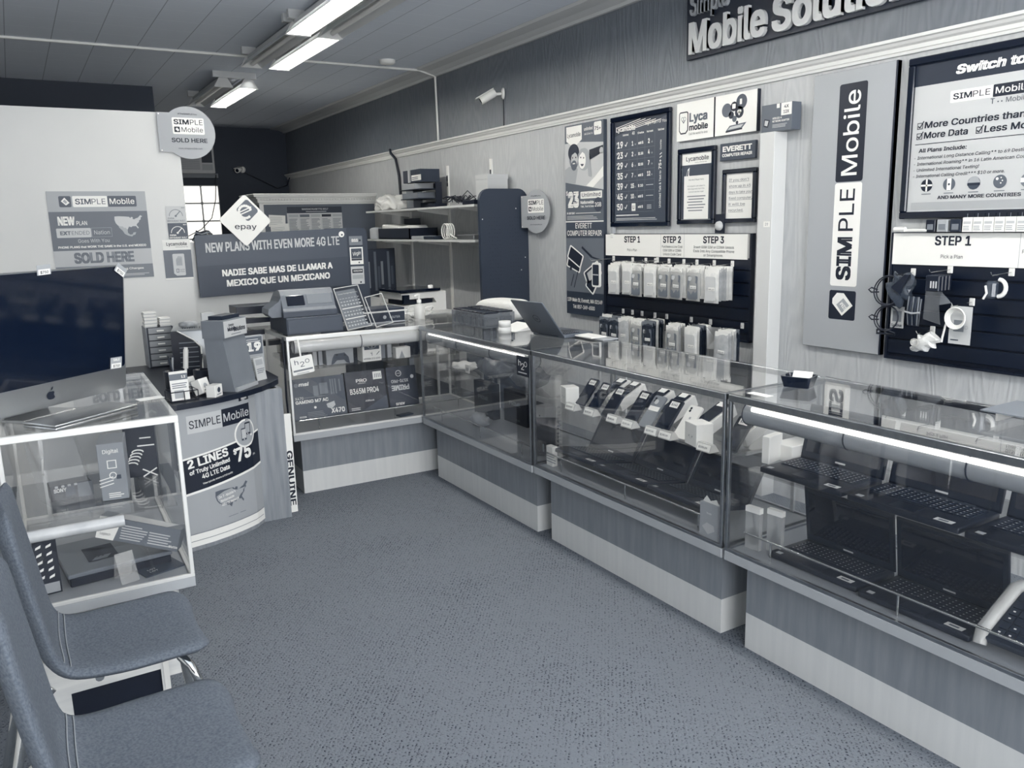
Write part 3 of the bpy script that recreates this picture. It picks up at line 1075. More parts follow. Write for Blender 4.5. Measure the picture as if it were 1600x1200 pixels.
# ------------------------------------------------------------------ slat walls with their step headers
def slat_panel(label, y, z0, h):
    t = on_wall('slatwall_panel', label, 'display panel', y, z0, 'black slatwall panels')
    L = 1.345
    SL = mat('black_slat', .035, .3, var=.008, scale=4)
    g = G().box(0, L, -.012, -.001, 0, h, BLK)
    n = int((h - .14) / .0735)
    for i in range(n):
        z = h - .14 - (i + 1) * .0735
        g.box(.012, L - .012, -.026, -.012, z + .008, z + .0735, SL, bev=.002)
    g.box(0, .012, -.032, -.012, 0, h, BLK).box(L - .012, L, -.032, -.012, 0, h, BLK).box(0, L, -.03, -.012, 0, .012, BLK)
    g.build('slats', t)
    g = G(TR(0, -.034, 0)).box(.012, L - .03, 0, .02, h - .148, h - .004, WHITE)
    b = h - .148
    g.rect(.585, b, .587, b + .144, GREY, 1).rect(.80, b, .802, b + .144, GREY, 1)
    g.text('STEP 1', .30, b + .09, .042, INK, 2, 'c', .165, .03).text('STEP 2', .69, b + .09, .042, INK, 2, 'c', .165, .03).text('STEP 3', 1.05, b + .09, .042, INK, 2, 'c', .17, .03)
    g.text('Pick a Plan', .30, b + .033, .016, INK, 2, 'c', .1, .0)
    for i, s_ in enumerate(('Purchase a Low Cost', 'GSM SIM or CDMA', 'Unlock Code Card')):
        g.text(s_, .692, b + .06 - i * .024, .015, INK, 2, 'c', (.19, .17, .165)[i], .0)
    for i, s_ in enumerate(('Insert GSM SIM or CDMA Unlock', 'Code Into Any Compatible Phone', 'or Smartphone.')):
        g.text(s_, 1.05, b + .06 - i * .024, .015, INK, 2, 'c', (.33, .335, .16)[i], .0)
    g.build('step_header', t)
    return t


slat_panel('black slatwall filled with two rows of packaged phone cases', 4.60, .86, .625)
slat_panel('mostly bare black slatwall with cables hung at its left end', 2.395, .885, .602)


def peg_hook(y, z, label, x=3.574, L=.17):
    t = thing('peg_hook', label, 'hook', (x, y, z), FACE_W, 'wire hooks on the slatwalls')
    G().box(-.012, .012, -.006, 0, -.012, .022, WHITEP, bev=.002).build('clip', t)
    G().tube([(0, -.004, .004), (0, -L, -.002), (0, -L - .012, .012)], .0022, CHROME, 6).build('wire', t)
    return t


def packet(w, h, kind, rr):
    """a phone case sealed in a hanging poly bag; local x across, -y to the room, hangs down from z=0"""
    t = thing('phone_case_packet', None, 'package')
    g = G()
    n, mrow = 5, 6
    fr, bk = [], []
    for j in range(mrow + 1):
        for i in range(n + 1):
            a, b = i / n, j / mrow
            bulge = .0085 * (math.sin(PI * a) ** .6) * (math.sin(PI * min(1, b * 1.05 + .0)) ** .5 if 0 < b < .95 else 0)
            wob = (rr.random() - .5) * .003
            x = (a - .5) * w + wob * .6
            fr.append((x, -.001 - bulge + wob, -b * h))
            bk.append((x, .001 + bulge * .4, -b * h))
    N = len(fr)
    fs = []
    for j in range(mrow):
        for i in range(n):
            k = j * (n + 1) + i
            fs.append((k + n + 1, k + n + 2, k + 1, k))
            fs.append((N + k, N + k + 1, N + k + n + 2, N + k + n + 1))
    bagm = {'white': mat('packet_white', .9, .35, var=.05, scale=25), 'clear': film_mat('packet_clear', .9, .4), 'dark': film_mat('packet_dark', .2, .75), 'grey': mat('packet_grey', .72, .35, var=.06, scale=25)}[kind]
    g.add(fr + bk, fs, bagm, True)
    g.build('poly_bag', t)
    G().box(-w * .45, w * .45, -.003, .002, -.024, .004, PAPER if kind != 'dark' else MIDG).build('header_card', t)
    if kind in ('clear', 'dark'):
        cm = mat('case_tint_a', .42, .4) if rr.random() < .6 else mat('case_tint_b', .2, .35)
        q = G().prism(round_poly(-w * .36, -h * .95, w * .36, -h * .22, .012), -.007, -.001, cm, 'y')
        q.prism(round_poly(-w * .3, -h * .38, -w * .05, -h * .25, .006), -.0085, -.006, PALE, 'y')
        q.build('phone_case', t)
    elif kind == 'white':
        q = G().prism(round_poly(-w * .34, -h * .93, w * .34, -h * .2, .012), -.0115, -.0095, mat('case_clear', .8, .3), 'y')
        q.build('phone_case', t)
    G(TR(0, -.0128, 0)).rect(-w * .12, -h * .62, w * .34, -h * .52, PAPER, 1).text('8PLUS', w * .11, -h * .6, h * .04, SLATE, 2, 'c', w * .36).build('sticker', t)
    return t


PR = random.Random(5)
PK = {k: packet(.112, .19, k, PR) for k in ('white', 'clear', 'dark', 'grey')}
USED = set()


def put_packet(kind, loc, rot, label, group):
    r = PK[kind]
    if kind in USED:
        return dup(r, loc, rot, label, group)
    USED.add(kind)
    r.location, r.rotation_euler = loc, (0, 0, rot) if not hasattr(rot, '__len__') else rot
    return props(r, label, None, group)


ORD = ('first', 'second', 'third', 'fourth', 'fifth', 'sixth', 'seventh', 'eighth', 'ninth', 'tenth')
up_row = [(4.30, 'white', 7), (4.165, 'white', 4), (4.07, 'clear', 3), (3.94, 'white', 4), (3.805, 'clear', 2), (3.69, 'clear', 4), (3.545, 'clear', 5), (3.40, 'white', 7)]
lo_row = [(4.40, 'dark', 2), (4.30, 'dark', 2), (4.20, 'grey', 3), (4.07, 'clear', 3), (3.955, 'dark', 6), (3.73, 'clear', 4), (3.565, 'white', 7), (3.31, 'grey', 5)]
LOOK = {'white': 'white', 'clear': 'clear', 'dark': 'dark', 'grey': 'pale grey'}
for row, zt, nm in ((up_row, 1.30, 'upper'), (lo_row, .945, 'lower')):
    for i, (y, kind, n) in enumerate(row):
        peg_hook(y, zt + .006, 'wire hook holding the %s bunch of packets in the %s row of the black slatwall' % (ORD[i], nm))
        for k in range(n):
            x = 3.41 + k * .0195
            grp = 'phone case packets behind the %s front one of the %s row' % (ORD[i], nm)
            kk = kind if k == 0 else PR.choice(('white', 'white', 'clear', 'grey') if nm == 'upper' else ('white', 'clear', 'grey', 'dark'))
            put_packet(kk, (x, y + (PR.random() - .5) * .012, zt - PR.random() * .008 - (.012 if k == 0 else 0)),
                       (0, (PR.random() - .5) * .06, FACE_W + (PR.random() - .5) * .06),
                       ('%s packet at the front of the %s bunch in the %s row' % (LOOK[kk], ORD[i], nm)) if k == 0 else ('packet hanging behind the front one of the %s bunch in the %s row' % (ORD[i], nm)),
                       None if k == 0 else grp)
peg_hook(4.505, 1.312, 'wire hook at the far top corner of the filled slatwall', L=.2)
t = thing('phone_case', 'white-rimmed dark phone case hanging at the far top corner of the filled slatwall', 'phone case', (3.40, 4.47, 1.30), FACE_W)
g = G()
pp = round_poly(-.045, -.17, .045, -.005, .016)
pi_ = round_poly(-.034, -.158, .034, -.017, .01)
g.add([(a, -.012, b) for a, b in pp] + [(a, -.012, b) for a, b in pi_], [(i, (i + 1) % 24, 24 + (i + 1) % 24, 24 + i) for i in range(24)], WHITEP)
g.prism(pp, -.0118, .0, WHITEP, 'y').build('bumper', t)
G().prism(pi_, -.0135, -.0125, DARK, 'y').rect(-.03, -.09, .03, -.082, PALE, 24).build('back_sheet', t)
peg_hook(4.05, 1.312, 'bare wire hook between the clear and the white bunches of packets', L=.12)
t = thing('clear_pouch', 'crumpled clear pouch sticking out behind the lower row of packets', 'package', (3.5, 3.46, .94), FACE_W + .4)
G().add([(-.05, 0, 0), (.05, -.01, 0), (.07, .02, -.14), (-.04, -.01, -.13), (0, .02, -.07)], [(0, 1, 4), (1, 2, 4), (2, 3, 4), (3, 0, 4)], film_mat('pouch_film', .85, .5)).build('film', t)


# ------------------------------------------------------------------ white partition and the counter behind the showcases
def sheet(name, label, cat, loc, w, h, paint, thick=.002, body=PAPER, rz=0.0, group=None, part='printed_sheet'):
    t = thing(name, label, cat, loc, rz, group)
    g = G().box(0, w, 0, thick, 0, h, body)
    paint(g)
    g.build(part, t)
    return t


USA = [(0, .93), (.13, .95), (.34, .93), (.52, .9), (.56, .82), (.6, .9), (.66, .86), (.64, .76), (.7, .74), (.76, .8), (.84, .84), (.93, 1), (1, .93), (.93, .82), (.94, .74), (.87, .66), (.86, .56), (.8, .48), (.76, .38), (.83, .2), (.8, .14), (.74, .3), (.62, .3), (.56, .24), (.48, .28), (.42, .08), (.35, .22), (.3, .2), (.26, .3), (.16, .3), (.08, .38), (.02, .52), (-.01, .72)]
MEX = [(.1, .36), (.16, .31), (.26, .3), (.3, .2), (.35, .22), (.42, .08), (.42, -.12), (.5, -.24), (.58, -.22), (.62, -.1), (.72, -.08), (.68, -.24), (.6, -.28), (.56, -.36), (.42, -.3), (.3, -.18), (.24, .02), (.13, .22)]


def usa(g, u, v, w, h, m, l):
    return g.tess([(u + p[0] * w, v + p[1] * h) for p in USA], m, l)


def paint_plan(g):
    w, h = .568, .555
    g.rect(0, .774 * h, w, h, GREY, 1).rect(0, .338 * h, w, .774 * h, SLATE2, 1).rect(0, .158 * h, w, .338 * h, mat('strip_grey', .72), 1).rect(0, 0, w, .158 * h, mat('strip_dark', .46), 1)
    logo(g, .065, .825 * h, .445, .068, dark=SLATE)
    g.text('NEW', .045, .622 * h, .055, WHITE, 3, 'l', .095, .05).text('PLAN', .148, .622 * h, .026, WHITE, 3, 'l', .06, .005)
    g.rrect(.03, .485 * h, .225, .59 * h, .006, PALE, 2).text('EXT', .05, .515 * h, .024, SLATE2, 3, 'l', .06, .045).text('ENDED', .115, .515 * h, .024, SLATE2, 3, 'l', .1, .0)
    g.frame2(.228, .485 * h, .345, .59 * h, .0015, GREY, 2).text('Nation', .287, .515 * h, .025, PALE, 3, 'c', .09, .0)
    g.text('Goes With You', .235, .425 * h, .022, PALE, 3, 'c', .18, .0)
    usa(g, .37, .545 * h, .165, .1, PALE, 2)
    g.tess([(.37 + p[0] * .165, .545 * h + p[1] * .1) for p in MEX], GREY, 2)
    g.text('PHONE PLANS that WORK THE SAME in the U.S. and MEXICO', .285, .365 * h, .014, WHITE, 3, 'c', .51, .025)
    g.text('SOLD HERE', .285, .19 * h, .068, SLATE2, 3, 'c', .35, .05)
    g.text('No Roaming Charges', .51, .1 * h, .013, WHITE, 3, 'r', .22, .015).lines(.3, .55, .03 * h, .06 * h, 2, PALE, 3)


sheet('plan_poster', 'large poster on the white partition with a map of two countries', 'poster', (.219, 5.896, 1.284), .568, .555, paint_plan)


def gauge(dark):
    def f(g):
        a, b = (SLATE, WHITE) if dark else (PALE, MIDG)
        g.rect(0, 0, .122, .105, a, 1)
        for k in range(12):
            p, q = PI - k * PI / 12, PI - (k + 1) * PI / 12
            r = .042
            g.line2((.06 + r * math.cos(p), .04 + r * math.sin(p)), (.06 + r * math.cos(q), .04 + r * math.sin(q)), .004, b, 2)
        g.line2((.058, .04), (.088, .072), .006, b, 2).disc(.058, .04, .007, b, 2)
        g.text('MAX', .108, .09, .008, b, 2, 'c', .022, .02).text('EVGA', .008, .02, .011, b, 2, 'l', .04, .03).text('ENTHUSIAST BUILT', .06, .004, .01, b, 2, 'c', .112, .03)
    return f


sheet('gauge_sticker', 'upper pale square sticker with a speed gauge at the partition edge', 'sticker', (.903, 5.897, 1.637), .122, .105, gauge(False), .001, PALE)
sheet('gauge_sticker', 'lower dark square sticker with a speed gauge at the partition edge', 'sticker', (.905, 5.897, 1.526), .122, .105, gauge(True), .001, SLATE)


def paint_simcard(g):
    g.text('Lycamobile', .09, .225, .022, INK, 2, 'c', .13, .015).text('Call the world for less', .12, .212, .006, INK, 2, 'c', .08)
    g.rect(0, .01, .177, .195, SLATE2, 1)
    g.tess([(.055, .04), (.072, .024), (.125, .024), (.13, .03), (.13, .165), (.125, .17), (.06, .17), (.055, .165)], PALE, 2)
    g.poly([(.075, .09), (.115, .09), (.115, .15), (.09, .155), (.075, .13)], GREY, 3)
    for k in range(4):
        g.rect(.078 + .009 * k, .095, .08 + .009 * k, .14, MIDG, 4)
    g.frame2(.072, .045, .088, .07, .003, SLATE, 3).text('Lyca', .093, .06, .01, SLATE, 3, 'l', .03).text('mobile', .093, .047, .008, SLATE, 3, 'l', .03)


sheet('sim_poster', 'small white sheet with a dark picture of a sim card, under the gauge stickers', 'poster', (.859, 5.897, 1.258), .177, .264, paint_simcard)


def flange_sign(label, loc, rz, side=1):
    t = thing('flange_sign', label, 'sign', loc, rz, 'round two-sided signs on tabs')
    g = G().prism([(.0, -.125), (.09, -.125), (.09, .125), (.0, .125)], -.002, .002, GREY, 'y')
    n = 40
    g.prism([(.19 + .168 * math.cos(2 * PI * k / n), .168 * math.sin(2 * PI * k / n)) for k in range(n)], -.0025, .0025, GREY, 'y')
    g.M = TR(0, -.003, 0)
    for z in (-.115, .115):
        g.disc(.012, z, .005, WHITE, 1, 10)
    g.text('#THISISMPLEYou' if False else '#TheSIMPLEYou', .19, .115, .009, INK, 2, 'c', .12, .01)
    g.rrect(.09, -.01, .29, .095, .008, WHITE, 2)
    g.text('SIM', .10, .052, .032, INK, 3, 'l', .095, .03).text('PLE', .202, .052, .032, INK, 3, 'l', .08, .0)
    g.rrect(.10, .002, .135, .037, .003, INK, 3).poly([(.108, .02), (.122, .007), (.131, .016), (.117, .032)], WHITE, 4).text('Mobile', .145, .005, .03, INK, 3, 'l', .135, .0)
    g.text('SOLD HERE', .19, -.062, .027, INK, 3, 'c', .225, .022)
    g.text('www.simplemobile.com', .19, -.105, .01, INK, 3, 'c', .15, .0)
    return g.build('sign_plate', t)


flange_sign('round hanging sign at the upper corner of the white partition', (.905, 5.885, 2.215), 0)
flange_sign('round sign standing off the panelled wall beside the tall pegboard', (3.525, 5.63, 1.66), math.radians(-84))


def paint_newplans(g):
    g.rect(0, 0, 1.085, .215, mat('banner_low', .24), 1)
    g.text('NEW PLANS WITH EVEN MORE 4G LTE', .545, .305, .065, PALE, 2, 'c', .96, .028)
    g.text('NADIE SABE MAS DE LLAMAR A', .56, .135, .046, WHITE, 2, 'c', .80, .04).text('MEXICO QUE UN MEXICANO', .56, .062, .046, WHITE, 2, 'c', .75, .04)
    g.disc(1.045, .382, .022, WHITE, 3).disc(1.048, .378, .007, SLATE, 4)


t = thing('plans_banner', 'wide dark banner about new plans on the low white wall', 'banner', (1.073, 5.93, 1.12), 0)
g = G(Matrix.Shear('XZ', 4, (0, 0)) if False else Matrix(((1, 0, 0, 0), (0, 1, 0, 0), (.022, 0, 1, 0), (0, 0, 0, 1)))).box(0, 1.085, 0, .025, 0, .425, SLATE)
paint_newplans(g)
g.build('printed_board', t)

t = thing('diamond_sign', 'white diamond sign with a dark square emblem, above the banner', 'sign', (1.42, 5.915, 1.64), 0)
g = G(RY(math.radians(45 + 2)))
g.prism(round_poly(-.128, -.128, .128, .128, .022), 0, .008, WHITE, 'y')
g.prism([(p[0], p[1]) for p in round_poly(-.095, .0 + .005, .02, .115, .018)], -.001, 0, SLATE2, 'y')
g2 = G(RY(math.radians(2)))
D_ = .012
cx, cz = 0.0, .058
pts = [(cx + .043 * math.cos(a), cz + .043 * math.sin(a)) for a in [math.radians(20 + 300 * k / 14) for k in range(15)]]
for a, b in zip(pts, pts[1:]):
    g2.line2(a, b, .017, WHITE, 4)
for k in (0, 1):
    g2.line2((cx - .036, cz - .02 + .018 * k), (cx + .044, cz + .016 + .02 * k), .008, WHITE, 5)
g2.text('epay', 0, -.06, .036, INK, 4, 'c', .15, .006)
o_ = len(g.v)
g.v += g2.v
for f, mi_, sm in zip(g2.f, g2.m, g2.s):
    g.f.append([i + o_ for i in f])
    g.m.append(g.mi(g2.mats[mi_]))
    g.s.append(sm)
g.build('printed_plate', t)

t = thing('rack_board', 'dark rounded board with brand stickers behind the right end of the banner', 'display board', (1.92, 5.958, .75), 0)
sh = [(0, 0), (.41, 0), (.41, .79), (.38, .82), (.09, .82), (.06, .81), (.04, .78), (0, .77)]
G().prism(sh, 0, .012, DARK if False else mat('rack_dark', .2, .5), 'y').build('board', t)
for i, (z, hh, mm) in enumerate(((.69, .068, MIDG), (.545, .13, WHITE), (.395, .135, PALE))):
    g = G().rect(.265, z, .37, z + hh, mm, 1)
    if i == 0:
        g.text('BSS', .31, z + .025, .022, WHITE, 2, 'c', .05, .03).disc(.35, z + .035, .008, INK, 2, 10)
    elif i == 1:
        g.rect(.275, z + .045, .36, z + .12, SLATE, 2).text('Virgin', .318, z + .07, .026, WHITE, 3, 'c', .065, .01, rot=.15, shear=.2).rect(.275, z + .03, .36, z + .043, INK, 2).disc(.335, z + .014, .006, INK, 2, 10)
    else:
        g.rect(.275, z + .085, .36, z + .115, INK, 2).text('VERIZON', .318, z + .095, .012, WHITE, 3, 'c', .07, .02).rect(.275, z + .04, .36, z + .07, GREY, 2).disc(.34, z + .014, .007, INK, 2, 10)
    g.build('sticker', t)

t = thing('cable_coil', 'dark heap of cables lying on the low wall behind the diamond sign', 'cable', (1.06, 6.02, 1.502), 0)
g = G()
for k in range(6):
    g.tube([(.09 + (.075 - .006 * k) * math.cos(a), (.03 - .002 * k) * math.sin(a), .012 + .011 * k + .006 * math.sin(3 * a + k)) for a in [2 * PI * j / 20 for j in range(20)]], .006, BLK if k % 2 else MIDG, 6, True)
g.build('cable_loops', t)

# hutch far behind
t = thing('hutch', 'tall grey booth with a white crown moulding, far behind the banner', 'cabinet', (2.2, 8.5, 0), 0)
G().box(.03, 1.23, 0, .5, 0, 1.83, mat('booth_grey', .36, .55)).build('panel', t)
G().box(-.01, .03, -.01, .02, 0, 1.83, TRIMW).build('corner_post', t)
g = G()
for z0, z1, o in ((1.82, 1.838, .015), (1.838, 1.862, .03), (1.876, 1.895, .05), (1.895, 1.915, .075), (1.915, 1.928, .085)):
    g.box(-o, 1.235, -o, .5, z0, z1, TRIMW, bev=.003)
g.box(-.035, 1.235, -.035, .5, 1.862, 1.876, TRIMW)
for k in range(42):
    g.box(-.03 + k * .03, -.015 + k * .03, -.05, -.035, 1.863, 1.875, TRIMW)
g.build('crown_moulding', t)


def paint_laws(g):
    w, h = .59, .31
    g.rect(0, .245, w, h, DARK, 1).rect(0, 0, w, .245, PALE, 1)
    g.text('MASSACHUSETTS 2017', .3, .277, .018, PALE, 2, 'c', .28, .01).rect(.2, .258, .42, .263, PALE, 2)
    for k in range(5):
        x = .01 + k * .117
        g.rect(x + .0, .0, x + .001, .24, MIDG, 2)
        g.rect(x + .006, .205, x + .108, .232, (MIDG, SLATE2, GREY, INK, INK)[k] if k in (1, 3) else GREY, 2)
        g.lines(x + .008, x + .106, .02, .195, 15, MIDG, 2, .5, .4)
    g.rect(.12, .03, .235, .05, SLATE2, 3)


sheet('labour_notice', 'wide notice sheet with dark heading pinned on the grey booth', 'notice', (2.465, 8.497, 1.486), .59, .31, paint_laws, .001)
for i, (x, z, rr, lb) in enumerate(((2.27, 1.60, .06, 'upper tilted paper pinned left of the wide notice on the grey booth'), (2.29, 1.49, -.05, 'lower paper pinned left of the wide notice on the grey booth'))):
    g = G(RY(rr)).box(0, .17 + .02 * i, 0, .001, 0, .12 + .01 * i, PAPER)
    g.lines(.01, .15, .01, .11, 6, GREY, 1, .2)
    t = thing('pinned_paper', lb, 'paper', (x, 8.498 - i * .004, z), 0)
    g.build('paper_sheet', t)

# shelving along the right wall
t = thing('wall_shelving', 'pale wall shelving with two shelves on white standards behind the tall pegboard', 'shelf', (3.6, 8.22, 0), FACE_W)
L = 2.36
for z in (1.733, 1.447):
    G().box(0, L, -.38, -.02, z - .018, z, LAM_W).build('shelf_board', t)
for x in (.3, 1.19, 2.01):
    g = G().box(x - .016, x + .016, -.016, -.001, .7, 2.12, WHITEP)
    g.rect(x - .013, 1.93, x + .013, 2.03, INK, 28).text('10', x, 1.96, .02, PALE, 29, 'c', .018, .02)
    g.build('standard', t)
    for z in (1.733, 1.447):
        G().prism([(-.02, z - .07), (-.02, z - .018), (-.34, z - .018), (-.34, z - .026)], x - .004, x + .004, TRIMW, 'x').build('bracket', t)
t = thing('pegboard_panel', 'tall dark perforated panel with rounded top corners against the panelled wall', 'panel', (3.155, 5.65, 0), 0)
PEG = mat('pegboard_slate', .19, .45)
top = [(.0, 0), (.444, 0), (.444, 1.75)] + [(.354 + .09 * math.cos(a), 1.755 + .09 * math.sin(a)) for a in [PI / 2 * k / 6 for k in range(7)]] + [(.09 + .09 * math.cos(a), 1.755 + .09 * math.sin(a)) for a in [PI / 2 + PI / 2 * k / 6 for k in range(7)]]
g = G().prism(top, 0, .035, PEG, 'y')
g.build('panel_board', t)
g = G()
for i in range(13):
    for j in range(26):
        if (i * 7 + j * 3) % 11 < 8 and (i < 5 or i > 7):
            g.disc(.08 + i * .024, 1.62 - j * .03, .0035, INK, 1, 6)
for q in ((.33, 1.69), (.02, 1.61), (.41, 1.3), (.37, 1.2)):
    g.disc(q[0], q[1], .005, WHITE, 1, 8)
g.build('peg_holes', t)

# things on the shelves
t = thing('storage_box', 'tall pale carton at the near end of the top wall shelf', 'box', (3.37, 5.89, 1.734), 0)
G().box(0, .19, 0, .2, 0, .235, PALE).box(-.003, .193, -.003, .203, .2, .238, PALE).build('carton', t)
t = thing('plastic_bag', 'crumpled white plastic bag on the far end of the top wall shelf', 'bag', (3.38, 7.9, 1.735), 0)
bm = bmesh.new()
bmesh.ops.create_icosphere(bm, subdivisions=4, radius=1)
for v in bm.verts:
    d = v.co.normalized()
    k = 1 + .16 * math.sin(7 * d.x + 3 * d.z) * math.cos(6 * d.y) + .08 * math.sin(19 * d.x + 11 * d.y)
    v.co = Vector((d.x * .15 * k, d.y * .25 * k, max(0, .055 + d.z * .085 * k + .02 * math.sin(9 * d.y))))
G().bm(bm, mat('white_bag_film', .93, .3, bump=.8, scale=22), None, True).build('bag_film', t)
t = thing('tray_stack', 'stack of open grey trays on the top wall shelf', 'trays', (3.28, 7.22, 1.734), FACE_W)
for k in range(3):
    z = k * .085
    g = G().box(-.22, .22, 0, .22, z, z + .008, DARK).box(-.22, .22, .21, .22, z, z + .06, DARK)
    g.build('tray', t)
    if k:
        G().box(-.2, .2 - .05 * k, .01, .2, z + .009, z + .06, (CARDB, GREY)[k - 1]).build('card_lid', t)
G().box(.22, .236, .16, .22, 0, .235, BLK).build('upright', t)
t = thing('shoe_carton', 'dark carton with white label on top of the tray stack', 'box', (3.285, 7.2, 1.972), FACE_W)
g = G().box(-.17, .21, 0, .2, 0, .115, mat('carton_dark', .16, .5))
g.rect(.02, .015, .23, .065, WHITE, 1).lines(.03, .2, .025, .055, 2, SLATE, 2).rect(-.06, 0, -.02, .115, PALE, 1).rect(-.01, 0, .0, .115, PALE, 1).disc(.12, .09, .012, INK, 1, 12).build('carton_body', t)
t = thing('small_carton', 'small grey carton between the white plastic bag and the tray stack', 'box', (3.42, 7.545, 1.734), FACE_W)
G().box(-.07, .09, 0, .1, 0, .225, CARDB).build('carton', t)
t = thing('cable_tangle', 'black tangle of cables on the near half of the top wall shelf', 'cable', (3.28, 6.42, 1.735), FACE_W)
rr = random.Random(3)
for k in range(5):
    c = rr.random() * .3 - .12
    g = G().tube([(c + .16 * math.cos(a * (1 + k % 2)) * (.5 + rr.random() * .3), .09 + .09 * math.sin(a + k) * (.6 + rr.random() * .3), .02 + .055 * abs(math.sin(a * 1.5 + k)) + .012 * rr.random()) for a in [2 * PI * j / 16 for j in range(16)]], .005, BLK, 6, True)
    g.build('cable_loop', t)
g = G().tube([(.1, .05, .05), (.2, .08, .12), (.3, .1, .05), (.35, .1, .03)], .004, BLK, 6).build('loose_end', t)
for i, (y, w_, h_, lb) in enumerate(((6.68, .16, .03, 'flat black device between the tray stack and the cable tangle'), (5.99, .2, .035, 'flat black device in front of the pale carton on the top wall shelf'))):
    t = thing('set_top_box', lb, 'device', (3.235, y, 1.734), FACE_W)
    G().box(-w_ / 2, w_ / 2, 0, .12, 0, h_, BLK, bev=.004).build('housing', t)
t = thing('open_carton', 'open black carton of white papers on the lower wall shelf', 'box', (3.23, 7.55, 1.448), FACE_W)
g = G()
for a in ((-.38, .38, 0, .01), (-.38, .38, .29, .3), (-.38, -.37, 0, .3), (.37, .38, 0, .3)):
    g.box(a[0], a[1], a[2], a[3], 0, .105, BLK)
g.box(-.38, .38, 0, .3, 0, .01, BLK).box(-.38, .0, .29, .30, .1, .2, BLK)
g.build('carton', t)
G().box(-.34, .05, .02, .26, .06, .125, PAPER, M=RY(.06), bev=.012).build('paper_bundle', t)
G().box(-.1, .3, .03, .25, .05, .11, PAPER, M=RY(-.08), bev=.02).build('paper_bundle', t)
t = thing('disc_spindle', 'grey round tub at the far end of the lower wall shelf', 'tub', (3.27, 8.08, 1.449), 0)
G().lathe([(.07, 0), (.07, .1), (.05, .115), (.012, .12)], GREY).build('tub', t)
for i, (y, w_, m_, lb) in enumerate(((7.0, .26, GREY, 'flat grey device on the lower wall shelf next to the open black carton'), (6.75, .22, DARK, 'flat dark device in the middle of the lower wall shelf'), (6.05, .3, SILVER, 'flat silver drive at the near end of the lower wall shelf'))):
    t = thing('flat_device', lb, 'device', (3.23, y, 1.448), FACE_W)
    G().box(-w_ / 2, w_ / 2, 0, .2, 0, .03 + .012 * (i == 2), m_, bev=.005).build('housing', t)
t = thing('cable_coil', 'white cable coil on the lower wall shelf', 'cable', (3.24, 6.5, 1.448), FACE_W)
g = G()
for k in range(4):
    g.tube([(.06 * math.cos(a) + .01 * k, .03 + .016 * k, .07 + .065 * math.sin(a)) for a in [2 * PI * j / 20 for j in range(20)]], .006, WHITEP, 6, True)
g.tube([(.06, .05, .05), (.12, .04, .03), (.2, .04, .012), (.28, .05, .01)], .006, WHITEP, 6).build('cable_loops', t)

# back table with the printer
t = thing('back_table', 'pale work table behind the showcases carrying the printer', 'table', (2.62, 5.95, 0), 0)
G().box(0, .5, 0, 2.3, .84, .87, LAM_W).build('table_top', t)
for x in (.02, .44):
    for y in (.03, 2.23):
        G().box(x, x + .04, y, y + .04, 0, .84, STEEL).build('leg', t)
t = thing('printer', 'white multifunction printer with its dark lid, behind the clear hand sanitiser', 'printer', (2.66, 6.12, .871), math.radians(4))
g = G().prism([(0, 0), (.42, 0), (.42, .16), (0, .16), (0, .11), (.3, .11), (.33, .07), (0, .06)], 0, .4, WHITEP, 'y')
g.build('body', t)
G().box(.03, .30, .02, .3, .066, .1, BLK).build('paper_slot', t)
G().box(-.02, .36, -.02, .36, .165, .19, BLKG, bev=.004).build('scanner_lid', t)
G().box(.0, .06, -.03, -.005, .075, .15, BLKG, bev=.003).build('control_panel', t)
G().lathe([(.022, 0), (.022, .02), (.001, .024)], WHITEP, (.31, .06, .19)).build('bottle_cap', t)
t = thing('canvas_picture', 'dark canvas with blurred upright shapes leaning behind the printer', 'picture', (3.04, 7.95, .872), math.radians(-2))
G().box(0, .36, 0, .02, 0, .48, BLK).build('stretcher', t)
g = G().rect(.01, .01, .35, .47, DARK, 1)
for k in range(9):
    x = .02 + .036 * k
    g.rect(x, .05 + .03 * (k % 3), x + .025, .3 + .05 * (k % 4), (SLATE, MIDG, DARK, SLATE2)[k % 4], 2)
g.build('canvas', t)

# dome, conduit, cameras, air conditioner
t = thing('smoke_detector', 'round white detector on the ceiling at the conduit', 'detector', (3.0, 6.95, CEIL), 0)
G(RX(PI)).lathe([(.07, 0), (.07, .02), (.055, .035), (.02, .04)], WHITEP).build('body', t)
g = G().tube([(SHOP_X0, 7.24, CEIL - .01), (3.42, 7.2, CEIL - .012), (3.58, 7.19, 2.94), (3.588, 7.19, 2.36)], .011, WHITEP, 8)
g.build('conduit', None, label='thin white conduit crossing the ceiling and dropping down the dark upper wall', cat='conduit')


def bullet_camera(label, loc, rz, pitch):
    t = thing('security_camera', label, 'camera', loc, rz)
    G(RX(PI / 2)).lathe([(.045, 0), (.045, .012), (.03, .02)], WHITEP).build('mount', t)
    G().tube([(0, -.01, 0), (0, -.06, -.005), (0, -.09, .0)], .012, WHITEP, 10).build('arm', t)
    g = G(TR(0, -.09, 0) @ RX(pitch)).lathe([(.03, -.02), (.034, .0), (.034, .12), (.03, .12)], WHITEP, M=RX(PI / 2))
    g.build('housing', t)
    G(TR(0, -.09, 0) @ RX(pitch)).box(-.036, .036, -.15, .02, .028, .036, WHITEP, bev=.003).build('sun_shield', t)
    G(TR(0, -.09, 0) @ RX(pitch)).lathe([(.028, .118), (.022, .122), (.001, .124)], BLKG, M=RX(PI / 2)).build('lens', t)
    return t


